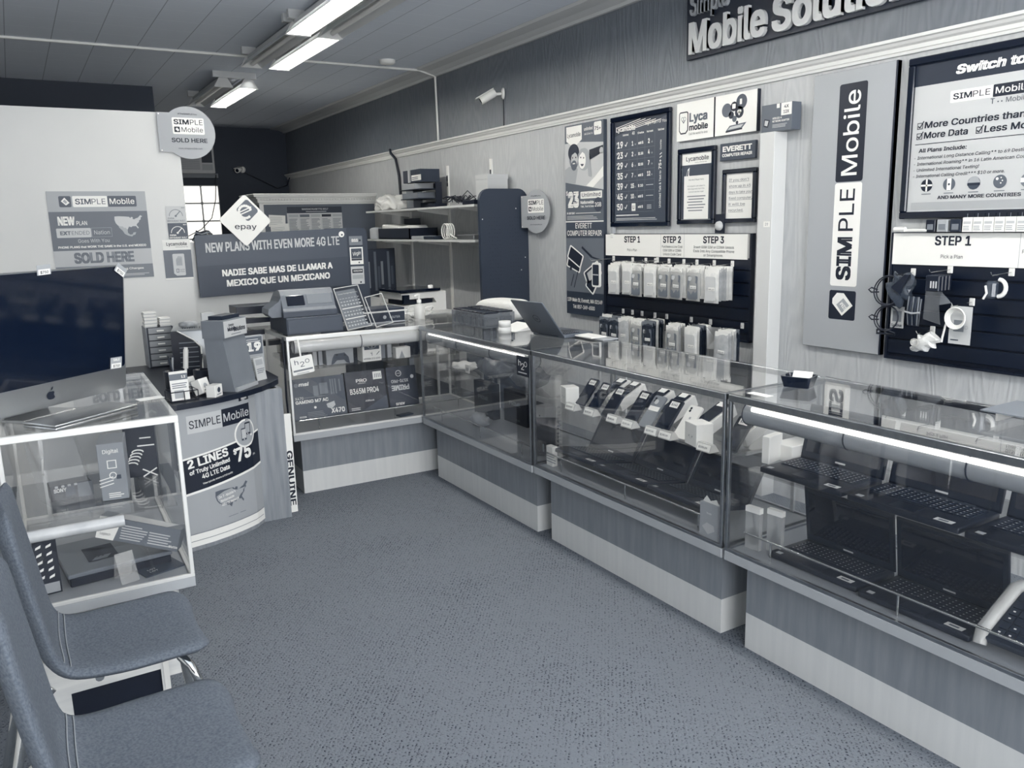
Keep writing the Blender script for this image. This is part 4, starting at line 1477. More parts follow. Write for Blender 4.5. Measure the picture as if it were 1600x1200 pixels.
bullet_camera('white security camera on the upper panelled wall', (3.6, 5.98, 2.62), FACE_W - .4, .5)
bullet_camera('small security camera on the dark back wall', (2.95, 12.2, 2.42), -.6, .2)
G().tube([(3.592, 5.98, 2.57), (3.594, 5.985, 2.357)], .004, BLK, 6).build('camera_cable', None, label='thin black cable hanging from the white security camera to the moulding', cat='cable')
G().tube([(2.97, 12.18, 2.38), (3.2, 12.17, 2.27), (3.42, 12.16, 2.16), (3.55, 12.12, 2.2), (3.56, 12.0, 2.3)], .008, BLK, 6).build('camera_cable', None, label='black cable sagging from the small back wall camera to the corner', cat='cable')
G().tube([(3.54, 8.25, 2.37), (3.535, 8.22, 2.33), (3.57, 8.18, 2.27), (3.585, 8.15, 2.1), (3.585, 8.12, 1.75)], .014, BLK, 8).build('power_cable', None, label='thick black cable hanging over the moulding down behind the wall shelving', cat='cable')
t = thing('air_conditioner', 'window air conditioner high in the dark back wall', 'air conditioner', (1.95, 12.2, 2.36), 0)
G().box(0, .6, -.12, -.001, 0, .4, PALE, bev=.006).build('housing', t)
g = G()
for k in range(13):
    g.box(.03, .4, -.128, -.118, .05 + k * .025, .065 + k * .025, GREY)
g.build('grille', t)
G().box(.43, .57, -.125, -.118, .14, .37, DARK).box(.43, .57, -.125, -.118, .04, .12, GREY).build('control_panel', t)
G().box(-.03, .64, -.08, -.001, -.06, -.002, MIDG).build('sill_bracket', t)
G().tube([(2.55, 12.07, 2.34), (2.52, 12.1, 2.0), (2.45, 12.12, 1.75), (2.3, 12.12, 1.6), (2.1, 12.13, 1.5)], .006, BLK, 6).build('power_cable', None, label='thin cable falling from the air conditioner across the bright window', cat='cable')


# ------------------------------------------------------------------ chairs in the foreground
def shell_chair(label, loc, rz):
    """one-piece upholstered shell; local -y is the front, x across, seat 0.46 high"""
    t = thing('visitor_chair', label, 'chair', loc, rz, 'upholstered chairs in a row')
    prof = []
    pts = [(-.33, .435), (-.315, .452), (-.28, .462), (-.15, .458), (-.02, .462), (.025, .478), (.048, .52), (.06, .60), (.075, .70), (.09, .80), (.10, .88), (.105, .915)]
    n = 46
    # smooth profile by repeated chaikin
    P = [Vector(p) for p in pts]
    for _ in range(2):
        q = [P[0]]
        for a, b in zip(P, P[1:]):
            q += [a * .75 + b * .25, a * .25 + b * .75]
        P = q + [P[-1]]
    N = len(P)
    nx = 16
    top, bot = [], []
    s_len = [0]
    for a, b in zip(P, P[1:]):
        s_len.append(s_len[-1] + (b - a).length)
    tot = s_len[-1]
    for i, p in enumerate(P):
        a, b = P[max(0, i - 1)], P[min(N - 1, i + 1)]
        d = (b - a).normalized()
        nrm = Vector((-d.y, d.x))
        sl = s_len[i]
        def hw(e, r, w):
            return w if e > r else w - r + math.sqrt(max(0, r * r - (r - e) ** 2))
        halfw = min(hw(sl, .11, .232), hw(tot - sl, .09, .215))
        mid = abs(sl - tot * .47) / tot
        halfw -= .022 * max(0, 1 - mid * 5)
        th = .026
        for j in range(nx + 1):
            u = -1 + 2 * j / nx
            x = halfw * u
            edge = (1 - abs(u) ** 6) ** .5
            endr = min(1, sl / .03, (tot - sl) / .03) ** .5
            sag = -.012 * (1 - u * u)
            k = th * max(.12, edge * endr)
            cpt = p + nrm * sag
            q = cpt + nrm * k * .6
            w_ = cpt - nrm * k
            top.append((x, q.x, q.y))
            bot.append((x, w_.x, w_.y))
    M_ = len(top)
    fs = []
    W_ = nx + 1
    for i in range(N - 1):
        for j in range(nx):
            k = i * W_ + j
            fs.append((k, k + 1, k + W_ + 1, k + W_))
            fs.append((M_ + k + W_, M_ + k + W_ + 1, M_ + k + 1, M_ + k))
        for k in (i * W_, i * W_ + nx):
            fs.append((k, k + W_, M_ + k + W_, M_ + k) if k % W_ == 0 else (M_ + k, M_ + k + W_, k + W_, k))
    for j in range(nx):
        fs.append((M_ + j, M_ + j + 1, j + 1, j))
        k = (N - 1) * W_ + j
        fs.append((k, k + 1, M_ + k + 1, M_ + k))
    g = G().add(top + bot, fs, SEATF, True)
    g.build('upholstered_shell', t)
    i0 = min(range(N), key=lambda i: abs(P[i].x - .028) + abs(P[i].y - .478))
    for k in range(2):
        g = G()
        row = [Vector(top[(i0 - 1 + 2 * k) * W_ + j]) + Vector((0, -.0012, .0022)) for j in range(1, nx)]
        g.tube(row, .0016, STITCH, 5)
        g.build('stitching', t)
    g = G()
    for sx in (-1, 1):
        x = sx * .185
        G().tube([(x * 1.05, -.32, .0), (x * 1.05, -.318, .02), (x, -.285, .36), (x * .95, -.27, .40), (x * .8, -.25, .422)], .0125, CHROME, 10).build('front_leg', t)
        G().tube([(x, .22, .0), (x, .215, .02), (x * .9, .13, .37), (x * .8, .06, .43)], .0125, CHROME, 10).build('rear_leg', t)
    G().tube([(-.14, -.05, .418), (.14, -.05, .418)], .011, CHROME, 10).build('cross_bar', t)
    return t


shell_chair('slate upholstered chair closest to the small glass showcase', (.01, 2.395, 0), PI / 2)
shell_chair('slate upholstered chair nearest the camera, seat overlapping its neighbour', (.0, 1.80, 0), PI / 2)


# ------------------------------------------------------------------ laptops
def laptop(label, loc, rz, w=.33, d=.23, lid=.215, ang=100, tilt=0.0, sticker=True, group='second-hand laptops on show', silver=False, shell=None):
    """front edge at y=0, hinge at y=d; the lid opens by ang degrees"""
    t = thing('laptop', label, 'laptop', loc, 0, group, rot=(tilt, 0, rz))
    body = shell or mat('laptop_shell', .06, .42, var=.01, scale=30)
    g = G().box(-w / 2, w / 2, 0, d, 0, .02, body, bev=.005, seg=2)
    g.build('base', t)
    g = G().box(-w * .44, w * .44, d * .4, d * .9, .0201, .0212, DARK if not silver else MIDG)
    KEY = mat('laptop_key', .1, .35)
    for r in range(6):
        for c in range(15):
            x = -w * .43 + c * w * .86 / 15
            y = d * .41 + r * d * .48 / 6
            if r == 0 and 4 <= c <= 8:
                if c == 4:
                    g.box(x + .001, x + w * .86 / 3 - .002, y + .001, y + d * .48 / 6 - .002, .0212, .0235, KEY)
                continue
            g.box(x + .001, x + w * .86 / 15 - .002, y + .001, y + d * .48 / 6 - .002, .0212, .0235, KEY)
            g.add([(x + .005, y + .006, .02355), (x + .009, y + .006, .02355), (x + .009, y + .011, .02355), (x + .005, y + .011, .02355)], [(0, 1, 2, 3)], PALE)
    g.build('keyboard', t)
    G().box(-w * .13, w * .1, d * .07, d * .34, .0201, .0208, mat('touchpad', .1, .3)).build('touchpad', t)
    if sticker:
        g = G().box(w * .27, w * .42, .012, .035, .0201, .0206, WHITE)
        g.M = TR(0, 0, 0)
        g.box(w * .3, w * .38, .018, .028, .0206, .0209, MIDG).build('price_sticker', t)
        G().box(-w * .44, -w * .38, .012, .03, .0201, .0206, PALE).build('maker_sticker', t)
    LM = TR(0, d, .016) @ RX(math.radians(90 - ang))
    g = G(LM).box(-w / 2, w / 2, 0, .008, .0, lid, body, bev=.003, seg=2)
    o = g.build('lid', t)
    g = G(LM @ TR(0, -.0002, 0)).rect(-w / 2 + .006, .008, w / 2 - .006, lid - .006, mat('screen_bezel', .1, .4), 1)
    g.rect(-w / 2 + .018, .03, w / 2 - .018, lid - .02, SCREEN, 2).rect(-.02, .014, .02, .02, PALE, 3)
    g.build('screen', t)
    G().cyl((-w * .3, d, .014), (w * .3, d, .014), .007, DARK, 10).build('hinge', t)
    return t


# case with phones: three laptops propped on the guard rail
for i, (y, lb) in enumerate(((3.06, 'propped laptop farthest along the showcase, below the row of phones'), (2.702, 'propped laptop in the middle below the row of phones'), (2.344, 'propped laptop behind the small grey carton, below the row of phones'))):
    laptop(lb, (2.165 + .004 * i, y, .462 - .004 * i), FACE_W, w=.355, d=.235, lid=.225, ang=112, tilt=-.16)
# case of laptops, upper shelf
for i, (y, w_, lb) in enumerate(((1.71, .33, 'laptop on the upper shelf nearest the phone stands'), (1.345, .355, 'second laptop on the upper shelf, lid beside the first'), (.965, .37, 'third laptop on the upper shelf, cut off by the photo edge'))):
    laptop(lb, (2.03 + .1 - .005 * i, y, .702), FACE_W, w=w_, d=.21, lid=.2, ang=103)
for i, (y, lb) in enumerate(((1.675, 'laptop on the showcase floor beside the hanging key chains'), (1.305, 'laptop on the showcase floor beside the wrapped keyboard'))):
    laptop(lb, (2.165 - .012 * i, y, .388), FACE_W, w=.355, d=.205, lid=.215, ang=82)

# bubble-wrapped keyboard
t = thing('wrapped_keyboard', 'keyboard in bubble wrap leaning in the showcase of laptops', 'keyboard', (2.165, .89, .405), 0, rot=(.5, 0, FACE_W))
g = G().box(-.2, .15, 0, .2, 0, .022, mat('keyboard_deck', .14, .5), bev=.004)
for r in range(6):
    for c in range(12):
        g.box(-.185 + c * .028, -.161 + c * .028, .02 + r * .027, .043 + r * .027, .022, .027, DARK)
        if (r * 5 + c * 3) % 7 < 4:
            g.box(-.176 + c * .028, -.170 + c * .028, .03 + r * .027, .034 + r * .027, .027, .0275, WHITE)
g.build('keyboard_body', t)
g = G().tube([(-.21, -.01, .0), (-.212, .02, .025), (-.21, .1, .028), (-.207, .19, .03), (-.2, .215, .02)], .018, BUBBLE, 10)
g.build('bubble_wrap_edge', t)
G().box(-.2, .15, .2, .26, .0, .03, GREY, bev=.004).build('foam_strip', t)

# ------------------------------------------------------------------ phones, stands and boxes on the glass shelf
SH = .696


def phone_stand(y, x=2.215, label=''):
    t = thing('price_stand', label, 'price stand', (x, y, SH), FACE_W, 'clear price stands on the glass shelf')
    g = G()
    pr = [(0, 0), (.012, .032), (.03, .03), (.05, 0)]
    g.prism(pr, -.037, .037, ACRYLIC if False else film_mat('frosted_acrylic', .95, .6, .2), 'x')
    g.build('acrylic_block', t)
    g = G(TR(0, 0, .0) @ RX(-.36) @ TR(0, -.0006, 0)).rect(-.034, .004, .034, .03, WHITE, 1)
    g.text('$199.99', -.004, .012, .008, SLATE, 2, 'c', .045, .01).build('price_card', t)
    return t


def phone(label, x, y, z=SH, rz=FACE_W, lean=50, w=.074, h=.15, face='screen', tilt=0.0, tag=True, back=DARK):
    """leans back with its screen towards the aisle, propped on a clear wedge"""
    t = thing('phone', label, 'phone', (x, y, z + .0065), rz, 'phones leaning on the glass shelf')
    M = RX(-math.radians(90 - lean)) @ RY(tilt)
    g = G(M).prism(round_poly(-w / 2, 0, w / 2, h, .01), 0, .008, back if face != 'white' else WHITEP, 'y')
    g.build('body', t)
    g = G(M)
    if face == 'screen':
        g.poly(round_poly(-w / 2 + .003, .004, w / 2 - .003, h - .004, .008), SCREEN, 1)
        g.build('screen', t)
    else:
        g.disc(-w * .28, h * .9, .006, BLKG, 1, 14).disc(-w * .28, h * .82, .006, BLKG, 1, 14).disc(0, h * .62, .006, GREY, 1, 14)
        g.build('camera_lens', t)
        if face == 'back':
            G(M).rect(-w * .42, h * .52, w * .42, h * .66, WHITE, 2).disc(-w * .1, h * .8, .012, PALE, 2).build('label_tape', t)
    if tag:
        g = G(M).rect(-w * .3, h * .76, w * .3, h * .93, WHITE, 2).text('$240', 0, h * .81, h * .06, SLATE, 3, 'c', w * .45, .02).text('64GB', 0, h * .89, h * .025, MIDG, 3, 'c', w * .4)
        g.build('price_sticker', t)
    q = math.radians(lean)
    bx, bz = math.cos(q) * h * .62, math.sin(q) * h * .62
    G().prism([(.012, 0), (bx, 0), (bx + .004, bz - .016), (bx - .01, bz - .016)], -.02, .02, film_mat('wedge_acrylic', .9, .25, .1), 'x').build('prop_wedge', t)
    return t


phone('first dark phone beside the white cube box on the glass shelf', 2.262, 3.12, h=.15)
phone('second dark phone with pale tag on the glass shelf', 2.232, 2.985, h=.155)
phone('dark phone leaning behind the second price stand', 2.205, 2.845, h=.16)
phone('long dark phone between the pale phone back and its neighbour', 2.235, 2.71, h=.16)
phone('slate phone showing its back with white tape', 2.222, 2.60, face='back', tag=False, back=MIDG, h=.158)
phone('big dark phone in front of the white cartons', 2.205, 2.485, h=.165, w=.08)
phone('white phone lying face down with two dark lenses', 2.215, 2.375, face='white', tag=False, h=.155)
phone('slate phone at the near end of the glass shelf', 2.235, 2.125, h=.155)
for i, (y, lb) in enumerate(((3.075, 'price stand before the first dark phone'), (2.93, 'price stand before the second dark phone'), (2.762, 'price stand in front of the long dark phone'), (2.652, 'price stand in front of the slate phone back'), (2.50, 'price stand with dark print at the big dark phone'), (2.415, 'price stand in front of the white phone'), (2.19, 'price stand at the near end of the glass shelf'))):
    phone_stand(y, 2.168 + .002 * (i % 3), lb)


def carton(name, label, loc, rz, w, d, h, m, paint=None, rot=None, group=None, cat='box'):
    t = thing(name, label, cat, loc, rz, group, rot=rot)
    g = G().box(-w / 2, w / 2, 0, d, 0, h, m, bev=.0015)
    g.M = TR(0, -.0002, 0)
    if paint:
        paint(g)
    g.build('carton_body', t)
    return t


def p_script(g):
    for k in (-.012, .012):
        g.text('x', k, .034, .011, MIDG, 1, 'c', .012, shear=.3)
    g.rect(-.01, .03, .01, .0308, GREY, 1)


carton('white_cube_box', 'white cube box at the far end of the glass shelf', (2.225, 3.205, SH), FACE_W - .25, .075, .07, .085, WHITE, p_script)
carton('white_cube_box', 'white cube box tipped forward at the near end of the glass shelf', (2.185, 2.275, SH + .004), 0, .09, .075, .09, WHITE, p_script, rot=(0, 0, FACE_W - .25))


def long_box(label, x, y, rot, w=.085, d=.17, h=.05, dark=True):
    t = thing('phone_carton', label, 'box', (x, y, SH), rot, 'open white phone cartons in the back row')
    g = G().box(-w / 2, w / 2, 0, d, 0, h, WHITEP, bev=.001)
    g.build('carton_body', t)
    if dark:
        G().box(-w / 2 + .01, w / 2 - .01, .01, d - .01, h + .0005, h + .008, SCREEN, bev=.003).build('display_phone', t)
        G().box(-w * .25, w * .25, d * .76, d * .93, h + .0085, h + .009, WHITE).build('price_sticker', t)
    return t


for i, (y, d_, lb) in enumerate(((3.04, .2, 'open white carton with dark phone, farthest in the back row'), (2.935, .2, 'open white carton with dark phone, second in the back row'), (2.735, .17, 'open white carton with dark phone behind the long dark phone'), (2.60, .17, 'open white carton with dark phone behind the slate phone back'), (2.37, .16, 'open white carton with dark phone behind the white phone'), (2.17, .17, 'open white carton with dark phone near the showcase end'))):
    t = long_box(lb, 2.345, y, FACE_W)
    t.rotation_euler = (.42, 0, FACE_W)
    t.location.z = SH + .002

# other things in the phone showcase
def p_lines(g):
    g.rect(-.06, .06, -.045, .1, MIDG, 1).lines(-.03, .06, .02, .06, 3, GREY, 1)


carton('white_router_box', 'white box standing at the far front corner under the phones', (2.15, 3.222, .387), FACE_W, .055, .03, .10, WHITE, p_lines)
t = thing('envelope_carton', 'small grey carton with a pale diamond at the near front corner under the phones', 'box', (2.105, 2.09, .388), FACE_W)
g = G().box(-.045, .05, 0, .03, 0, .14, GREY, bev=.002)
g.M = TR(0, -.0005, 0)
g.poly([(-.03, .045), (.0, .02), (.035, .04), (.03, .06), (-.005, .065)], PALE, 1).text('facade', .005, .1, .007, WHITE, 1, 'c', .025).build('carton_body', t)
G().prism([(-.04, .138), (.045, .138), (.03, .16), (.0, .148), (-.02, .165)], .01, .012, PAPER, 'y').build('paper_flap', t)
for i, (y, h_, w_, m, lb) in enumerate(((3.16, .12, .2, BLK, 'dark carton standing behind the far laptop under the phones'), (2.98, .09, .15, DARK, 'low dark carton behind the far laptop under the phones'))):
    carton('dark_carton', lb, (2.45, y - .02, .388), FACE_W, w_ * .8, .1, h_, m)
t = thing('cable_coil', 'dark cable coil lying behind the phone cartons', 'cable', (2.45, 3.17, 0), 0)
g = G()
for k in range(3):
    g.tube([(.05 * math.cos(a), .04 * math.sin(a), SH + .006 + .009 * k) for a in [2 * PI * j / 16 for j in range(16)]], .004, BLK, 5, True)
g.build('cable_loops', t)

# laptop showcase: phone cartons on the shelf end, key chain packs, printed carton
t = thing('phone_carton', 'white phone carton at the far end of the laptops upper shelf', 'box', (2.30, 1.925, .702), FACE_W, 'white cartons beside the upper laptops')
G().box(-.045, .045, 0, .15, 0, .06, WHITEP, bev=.002).build('carton_body', t)
for i, (y, lb) in enumerate(((1.93, 'key chain pack with white top, next to the showcase corner post'), (1.865, 'key chain pack with white top, second from the showcase corner post'))):
    t = thing('key_chain_pack', lb, 'package', (2.165 + .04 * i, y, .388), FACE_W + .1, 'hanging key chain packs')
    G().box(-.03, .03, 0, .018, 0, .14, film_mat('pack_film', .8, .45)).build('clear_pouch', t)
    G().box(-.031, .031, -.001, .02, .14, .16, WHITE).build('header_card', t)
    bm = bmesh.new()
    bmesh.ops.create_icosphere(bm, subdivisions=2, radius=1)
    for v in bm.verts:
        v.co = Vector((v.co.x * .02 * (1 + .3 * math.sin(9 * v.co.z)), .009 + v.co.y * .007, .045 + v.co.z * .035))
    G().bm(bm, DARK, None, True).build('charm', t)
    G().tube([(0, .009, .08), (.006, .009, .1), (-.004, .009, .12), (.0, .009, .138)], .0035, SLATE2, 6).build('strap', t)
t = thing('clear_pouch', 'crumpled clear pouch behind the key chain packs', 'package', (2.44, 1.84, .388), FACE_W)
G().add([(-.07, 0, 0), (.07, 0, 0), (.06, .03, .12), (-.06, .02, .14), (0, -.03, .06)], [(0, 1, 4), (1, 2, 4), (2, 3, 4), (3, 0, 4)], film_mat('pouch_film', .85, .5)).build('film', t)
t = thing('printed_carton', 'grey printed carton with dark blotches behind the wrapped keyboard', 'box', (2.42, 1.06, .388), FACE_W)
g = G().box(-.02, .22, 0, .08, 0, .2, GREY)
g.M = TR(0, -.0004, 0)
g.tess([(0, .06), (.03, .08), (.035, .15), (.05, .17), (.02, .19), (.0, .14), (-.01, .1)], INK, 1).tess([(.05, .07), (.08, .09), (.075, .13), (.09, .16), (.06, .15)], DARK, 1).rect(.1, .1, .2, .103, MIDG, 1)
g.build('carton_body', t)

# on top of the laptop showcase
t = thing('card_tray', 'small black tray holding a white card on the showcase top', 'tray', (2.37, 1.92, .9702), math.radians(-70))
g = G()
o1, o2 = round_poly(-.045, -.035, .045, .035, .008), round_poly(-.055, -.045, .055, .045, .01)
n = len(o1)
i1, i2 = round_poly(-.042, -.032, .042, .032, .007), round_poly(-.05, -.04, .05, .04, .008)
g.add([(p[0], p[1], 0) for p in o1] + [(p[0], p[1], .04) for p in o2] + [(p[0], p[1], .04) for p in i2] + [(p[0], p[1], .004) for p in i1],
      [(r * n + k, r * n + (k + 1) % n, (r + 1) * n + (k + 1) % n, (r + 1) * n + k) for r in range(3) for k in range(n)] + [list(range(n))[::-1], list(range(3 * n, 4 * n))], BLKG)
g.build('tray_body', t)
t = thing('business_card', 'white card standing in the small black tray', 'card', (2.385, 1.925, .976), math.radians(-70))
G(RX(-.6)).box(-.035, .035, -.002, 0, 0, .05, PAPER).build('card_sheet', t)
t = thing('grey_board', 'flat grey board with a round white emblem at the photo edge, on an acrylic riser', 'sign', (2.40, 1.27, 1.0), FACE_W)
g = G().box(0, .3, -.03, .17, 0, .004, MIDG)
G(TR(.17, .06, .0052) @ RX(-PI / 2)).disc(0, 0, .05, WHITE, 0, ring=.012)
g.build('board', t)
g = G(TR(.13, .06, .0046) @ RX(-PI / 2)).disc(0, 0, .045, WHITE, 0).disc(0, 0, .03, MIDG, 1, ring=.008)
g.build('emblem', t)
for x in (.03, .26):
    G().box(x, x + .006, .0, .15, -.0295, 0, film_mat('frosted_acrylic', .95, .6)).build('riser', t)
t = thing('white_label', 'white label stuck on the showcase top behind its front rail', 'label', (2.135, 1.95, .9702), FACE_W)
G().box(0, .09, 0, .035, 0, .0006, PAPER).build('label_sheet', t)


# ------------------------------------------------------------------ small showcase on the left: the all-in-one computer and what is inside
t = thing('all_in_one_computer', 'big silver all-in-one computer with a black screen, on the small glass showcase', 'computer', (.30, 3.285, .9695), math.radians(90 - 50.7))
AM = TR(0, 0, .04) @ RX(.121)
g = G(AM).prism(round_poly(-.65, 0, 0, .455, .014), 0, .012, SILVER, 'y')
g.build('housing', t)
g = G(AM @ TR(0, -.0002, 0)).poly(round_poly(-.646, .084, -.004, .451, .012), BLKG, 1)
g.rect(-.625, .105, -.025, .43, SCREEN, 2)
g.build('screen', t)
g = G(AM @ TR(0, -.0008, 0))
ap = []
for k in range(26):
    a = 2 * PI * k / 26
    r = .0165 * (1 + .07 * math.cos(2 * a)) * (1 - .16 * max(0, math.sin(a)) ** 8 - .1 * max(0, -math.sin(a)) ** 10)
    x, z = r * math.cos(a) * .95, r * math.sin(a)
    if -.55 < a - 2 * PI * (a > PI) < .6:
        x = min(x, .0095 + abs(z - .002) * .5)
    ap.append((-.325 + x, .038 + z))
g.tess(ap, INK, 1).tess([(-.326, .0555), (-.323, .064), (-.317, .068), (-.318, .061), (-.322, .056)], INK, 1)
g.build('emblem', t)
g = G().prism([(-.001, .0), (.0, .0), (.16, .0), (.16, .006), (.012, .012)], -.425, -.225, SILVER, 'x')
g.add([(-.42, .004, .002), (-.23, .004, .002), (-.25, .13, .22), (-.40, .13, .22), (-.42, .012, .006), (-.23, .012, .006), (-.25, .12, .22), (-.40, .12, .22)], [], SILVER)
g.prism([(.12, .0), (.13, .0), (.075, .25), (.06, .25)], -.41, -.24, SILVER, 'x')
g.build('stand_foot', t)
for i, (x, z, rr_) in enumerate(((-.05, .0835, .05), (-.335, .455, -.05), (-.56, .0835, -.06), (-.02, .435, .6))):
    g = G(AM @ TR(x, -.004, z) @ RY(rr_)).box(-.026, .026, -.001, .0, -.002 if z < .2 else -.012, .04 if z < .2 else .02, GREY)
    g.M = AM @ TR(x, -.0052, z) @ RY(rr_)
    b_ = 0 if z < .2 else -.012
    g.rect(-.022, b_, .022, b_ + .018, WHITE, 1).text('$750', 0, b_ + .004, .009, INK, 2, 'c', .03, .01)
    if z < .2:
        g.text('SALE', 0, .027, .009, WHITE, 2, 'c', .03, .03)
    g.build('sale_tag', t)

t = thing('silver_laptop', 'closed silver laptop lying on the small showcase, below the big computer', 'laptop', (.165, 2.95, .9697), math.radians(36))
G().box(-.16, .16, -.02, .13, .002, .012, SILVER, bev=.004, seg=2).build('base', t)
G().box(-.16, .16, -.02, .13, .013, .021, SILVER, bev=.003, seg=2).build('lid', t)
t = thing('paper_slip', 'white slip of paper on the small showcase top near its right edge', 'paper', (.33, 3.18, .9697), .2)
G().box(0, .09, 0, .05, 0, .001, PAPER).build('slip', t)

# inside it, on the glass shelf
GZ = .653


def p_webcam(g):
    g.text('Dazzle' if False else 'Digital', 0, .17, .014, WHITE, 1, 'c', .05, .01)
    g.frame2(-.015, .115, .015, .145, .003, WHITE, 1).disc(0, .09, .012, WHITE, 1, ring=.003).rect(.01, .075, .025, .09, SLATE, 1)
    for k in range(3):
        g.line2((-.045, .075 - .012 * k), (.0, .085 - .012 * k), .003, WHITE, 1)
    g.lines(-.02, .03, .01, .03, 3, WHITE, 1)


carton('upright_carton', 'tall grey product carton on the glass shelf of the small showcase', (.205, 3.06, GZ), -.15, .085, .16, .205, mat('carton_grey', .56, .5), p_webcam)


def p_adapter(g):
    g.text('SONY', -.055, .03, .014, WHITE, 1, 'l', .04, .03, rot=0).rect(-.02, .012, .012, .05, SLATE, 1).rect(.02, .0, .07, .052, MIDG, 1)
    for k in range(4):
        g.rect(-.05 + .02 * k, .046, -.04 + .02 * k, .054, PALE, 1)


carton('dark_carton', 'low black product carton lying on the glass shelf of the small showcase', (.075, 3.17, GZ), .1, .13, .07, .055, BLK, p_adapter)


def p_cables(g):
    for k in range(5):
        g.tube([(-.035 + .02 * math.cos(a) + .006 * k, -.002, .05 + .012 * k + .01 * math.sin(a)) for a in [PI * j / 6 for j in range(7)]], .003, WHITE, 4)
    g.line2((.0, .0), (.05, .03), .005, WHITE, 1).line2((.0, .03), (.05, .0), .005, WHITE, 1).rect(-.01, .12, .05, .125, WHITE, 1).rect(.0, .15, .04, .155, WHITE, 1)


carton('dark_carton', 'black carton with white strokes, right of the tall grey carton', (.325, 3.3, GZ), -.2, .11, .06, .2, BLK, p_cables)
t = thing('clear_blister', 'empty clear folded blister on the left of the glass shelf', 'package', (-.02, 3.0, GZ), 0)
G().add([(-.03, 0, .28), (.0, .02, .05), (.06, .0, .0), (.05, .1, .0), (-.02, .1, .26), (.16, .12, .0), (.12, .1, .24)], [(0, 1, 2, 3), (0, 3, 4), (4, 3, 5, 6)], film_mat('blister_film', .75, .25, .1)).build('film', t)
t = thing('clear_blister', 'tall clear blister leaning behind the tall grey carton', 'package', (.15, 3.3, GZ), 0)
G().add([(.0, 0, .0), (.07, .0, .0), (.02, .0, .28), (-.05, .0, .28), (.1, .1, .0), (.05, .1, .28)], [(0, 1, 2, 3), (1, 4, 5, 2)], film_mat('blister_film', .75, .25, .1)).build('film', t)
t = thing('shelf_edge_roll', 'rolled white tube along the front edge of the small showcase shelf', 'roll', (-.09, 2.893, .63), math.radians(-1.2))
G().tube([(.0, .0, .0), (.30, .0, .0)], .02, BUBBLEW if False else mat('pale_tube', .72, .35, var=.05, scale=14), 12).build('tube', t)

# inside it, on the deck
DK = .387
t = thing('desktop_player', 'slate flat computer with a dark label square, lying in the small showcase', 'computer', (.18, 3.16, DK), math.radians(6))
G().box(-.17, .17, -.14, .2, .03, .045, mat('lid_slate', .45, .4), bev=.003).build('upper_case', t)
G().box(-.165, .165, -.14, .2, .0, .03, BLK, bev=.003).build('lower_case', t)
g = G(TR(0, 0, .0455) @ RX(-PI / 2)).rect(-.09, -.06, .01, .09, DARK, 1).text('SIMPLE', -.035, -.03, .03, INK, 2, 'l', .11, .02, rot=PI / 2).poly([(-.08, -.055), (-.03, -.055), (-.01, -.02), (-.06, -.02)], MIDG, 2)
g.build('label_square', t)


def p_logi(g):
    g.poly([(-.14, .0), (-.14, .08), (-.085, .08), (-.07, .05), (-.08, .0)], WHITE, 1).disc(-.112, .05, .013, DARK, 2, ring=.004).text('Logitech', -.11, .015, .009, DARK, 2, 'c', .035)
    g.lines(-.06, .03, .012, .068, 6, PALE, 1).lines(.035, .12, .012, .06, 5, PALE, 1).text('Marble', .125, .012, .009, WHITE, 2, 'c', .03, .02)


t = carton('mouse_carton', 'grey trackball carton with a white end, tilted across the flat computer', (.25, 3.05, DK + .09), -.42, .28, .07, .082, mat('carton_slate', .45, .5), p_logi, rot=(-.12, .28, -.42))
G().add([(-.1, .0, .0835), (.09, .0, .0835), (.12, .06, .0835), (-.09, .068, .0835)], [(0, 1, 2, 3)], PALE).build('top_print', t)
t = thing('blister_pack', 'dark blister card of white plugs standing at the left of the flat computer', 'package', (-.03, 2.99, DK), .08)
g = G().box(-.035, .035, .0, .01, 0, .2, INK)
g.M = TR(0, -.0005, 0)
for r in range(5):
    for c in range(2):
        g.poly([(-.028 + c * .03, .055 + r * .027), (-.012 + c * .03, .06 + r * .027), (-.01 + c * .03, .07 + r * .027), (-.026 + c * .03, .063 + r * .027)], WHITE, 1)
g.rect(-.03, .005, .03, .04, GREY, 1).build('backing_card', t)
t = thing('clear_bracket', 'folded clear acrylic display bracket at the front of the small showcase floor', 'bracket', (.21, 2.935, DK), .25)
g = G().add([(-.03, 0, 0), (.03, 0, .0), (.03, .04, .1), (-.03, .04, .1), (.03, .07, .0), (-.03, .07, 0)], [(0, 1, 2, 3), (3, 2, 4, 5)], film_mat('bracket_film', .9, .3, .08))
g.build('bent_sheet', t)


def p_lot(g):
    pass


t = thing('dark_card', 'dark printed card lying at the front right of the small showcase floor', 'card', (.32, 2.99, DK), .3)
g = G().box(-.07, .07, -.03, .08, 0, .004, SLATE)
g.M = TR(0, 0, .0045) @ RX(-PI / 2)
for k in range(2):
    g.text('LOT', -.03, -.005 + k * .02, .01, WHITE, 1, 'c', .03, .01)
g.build('card_sheet', t)

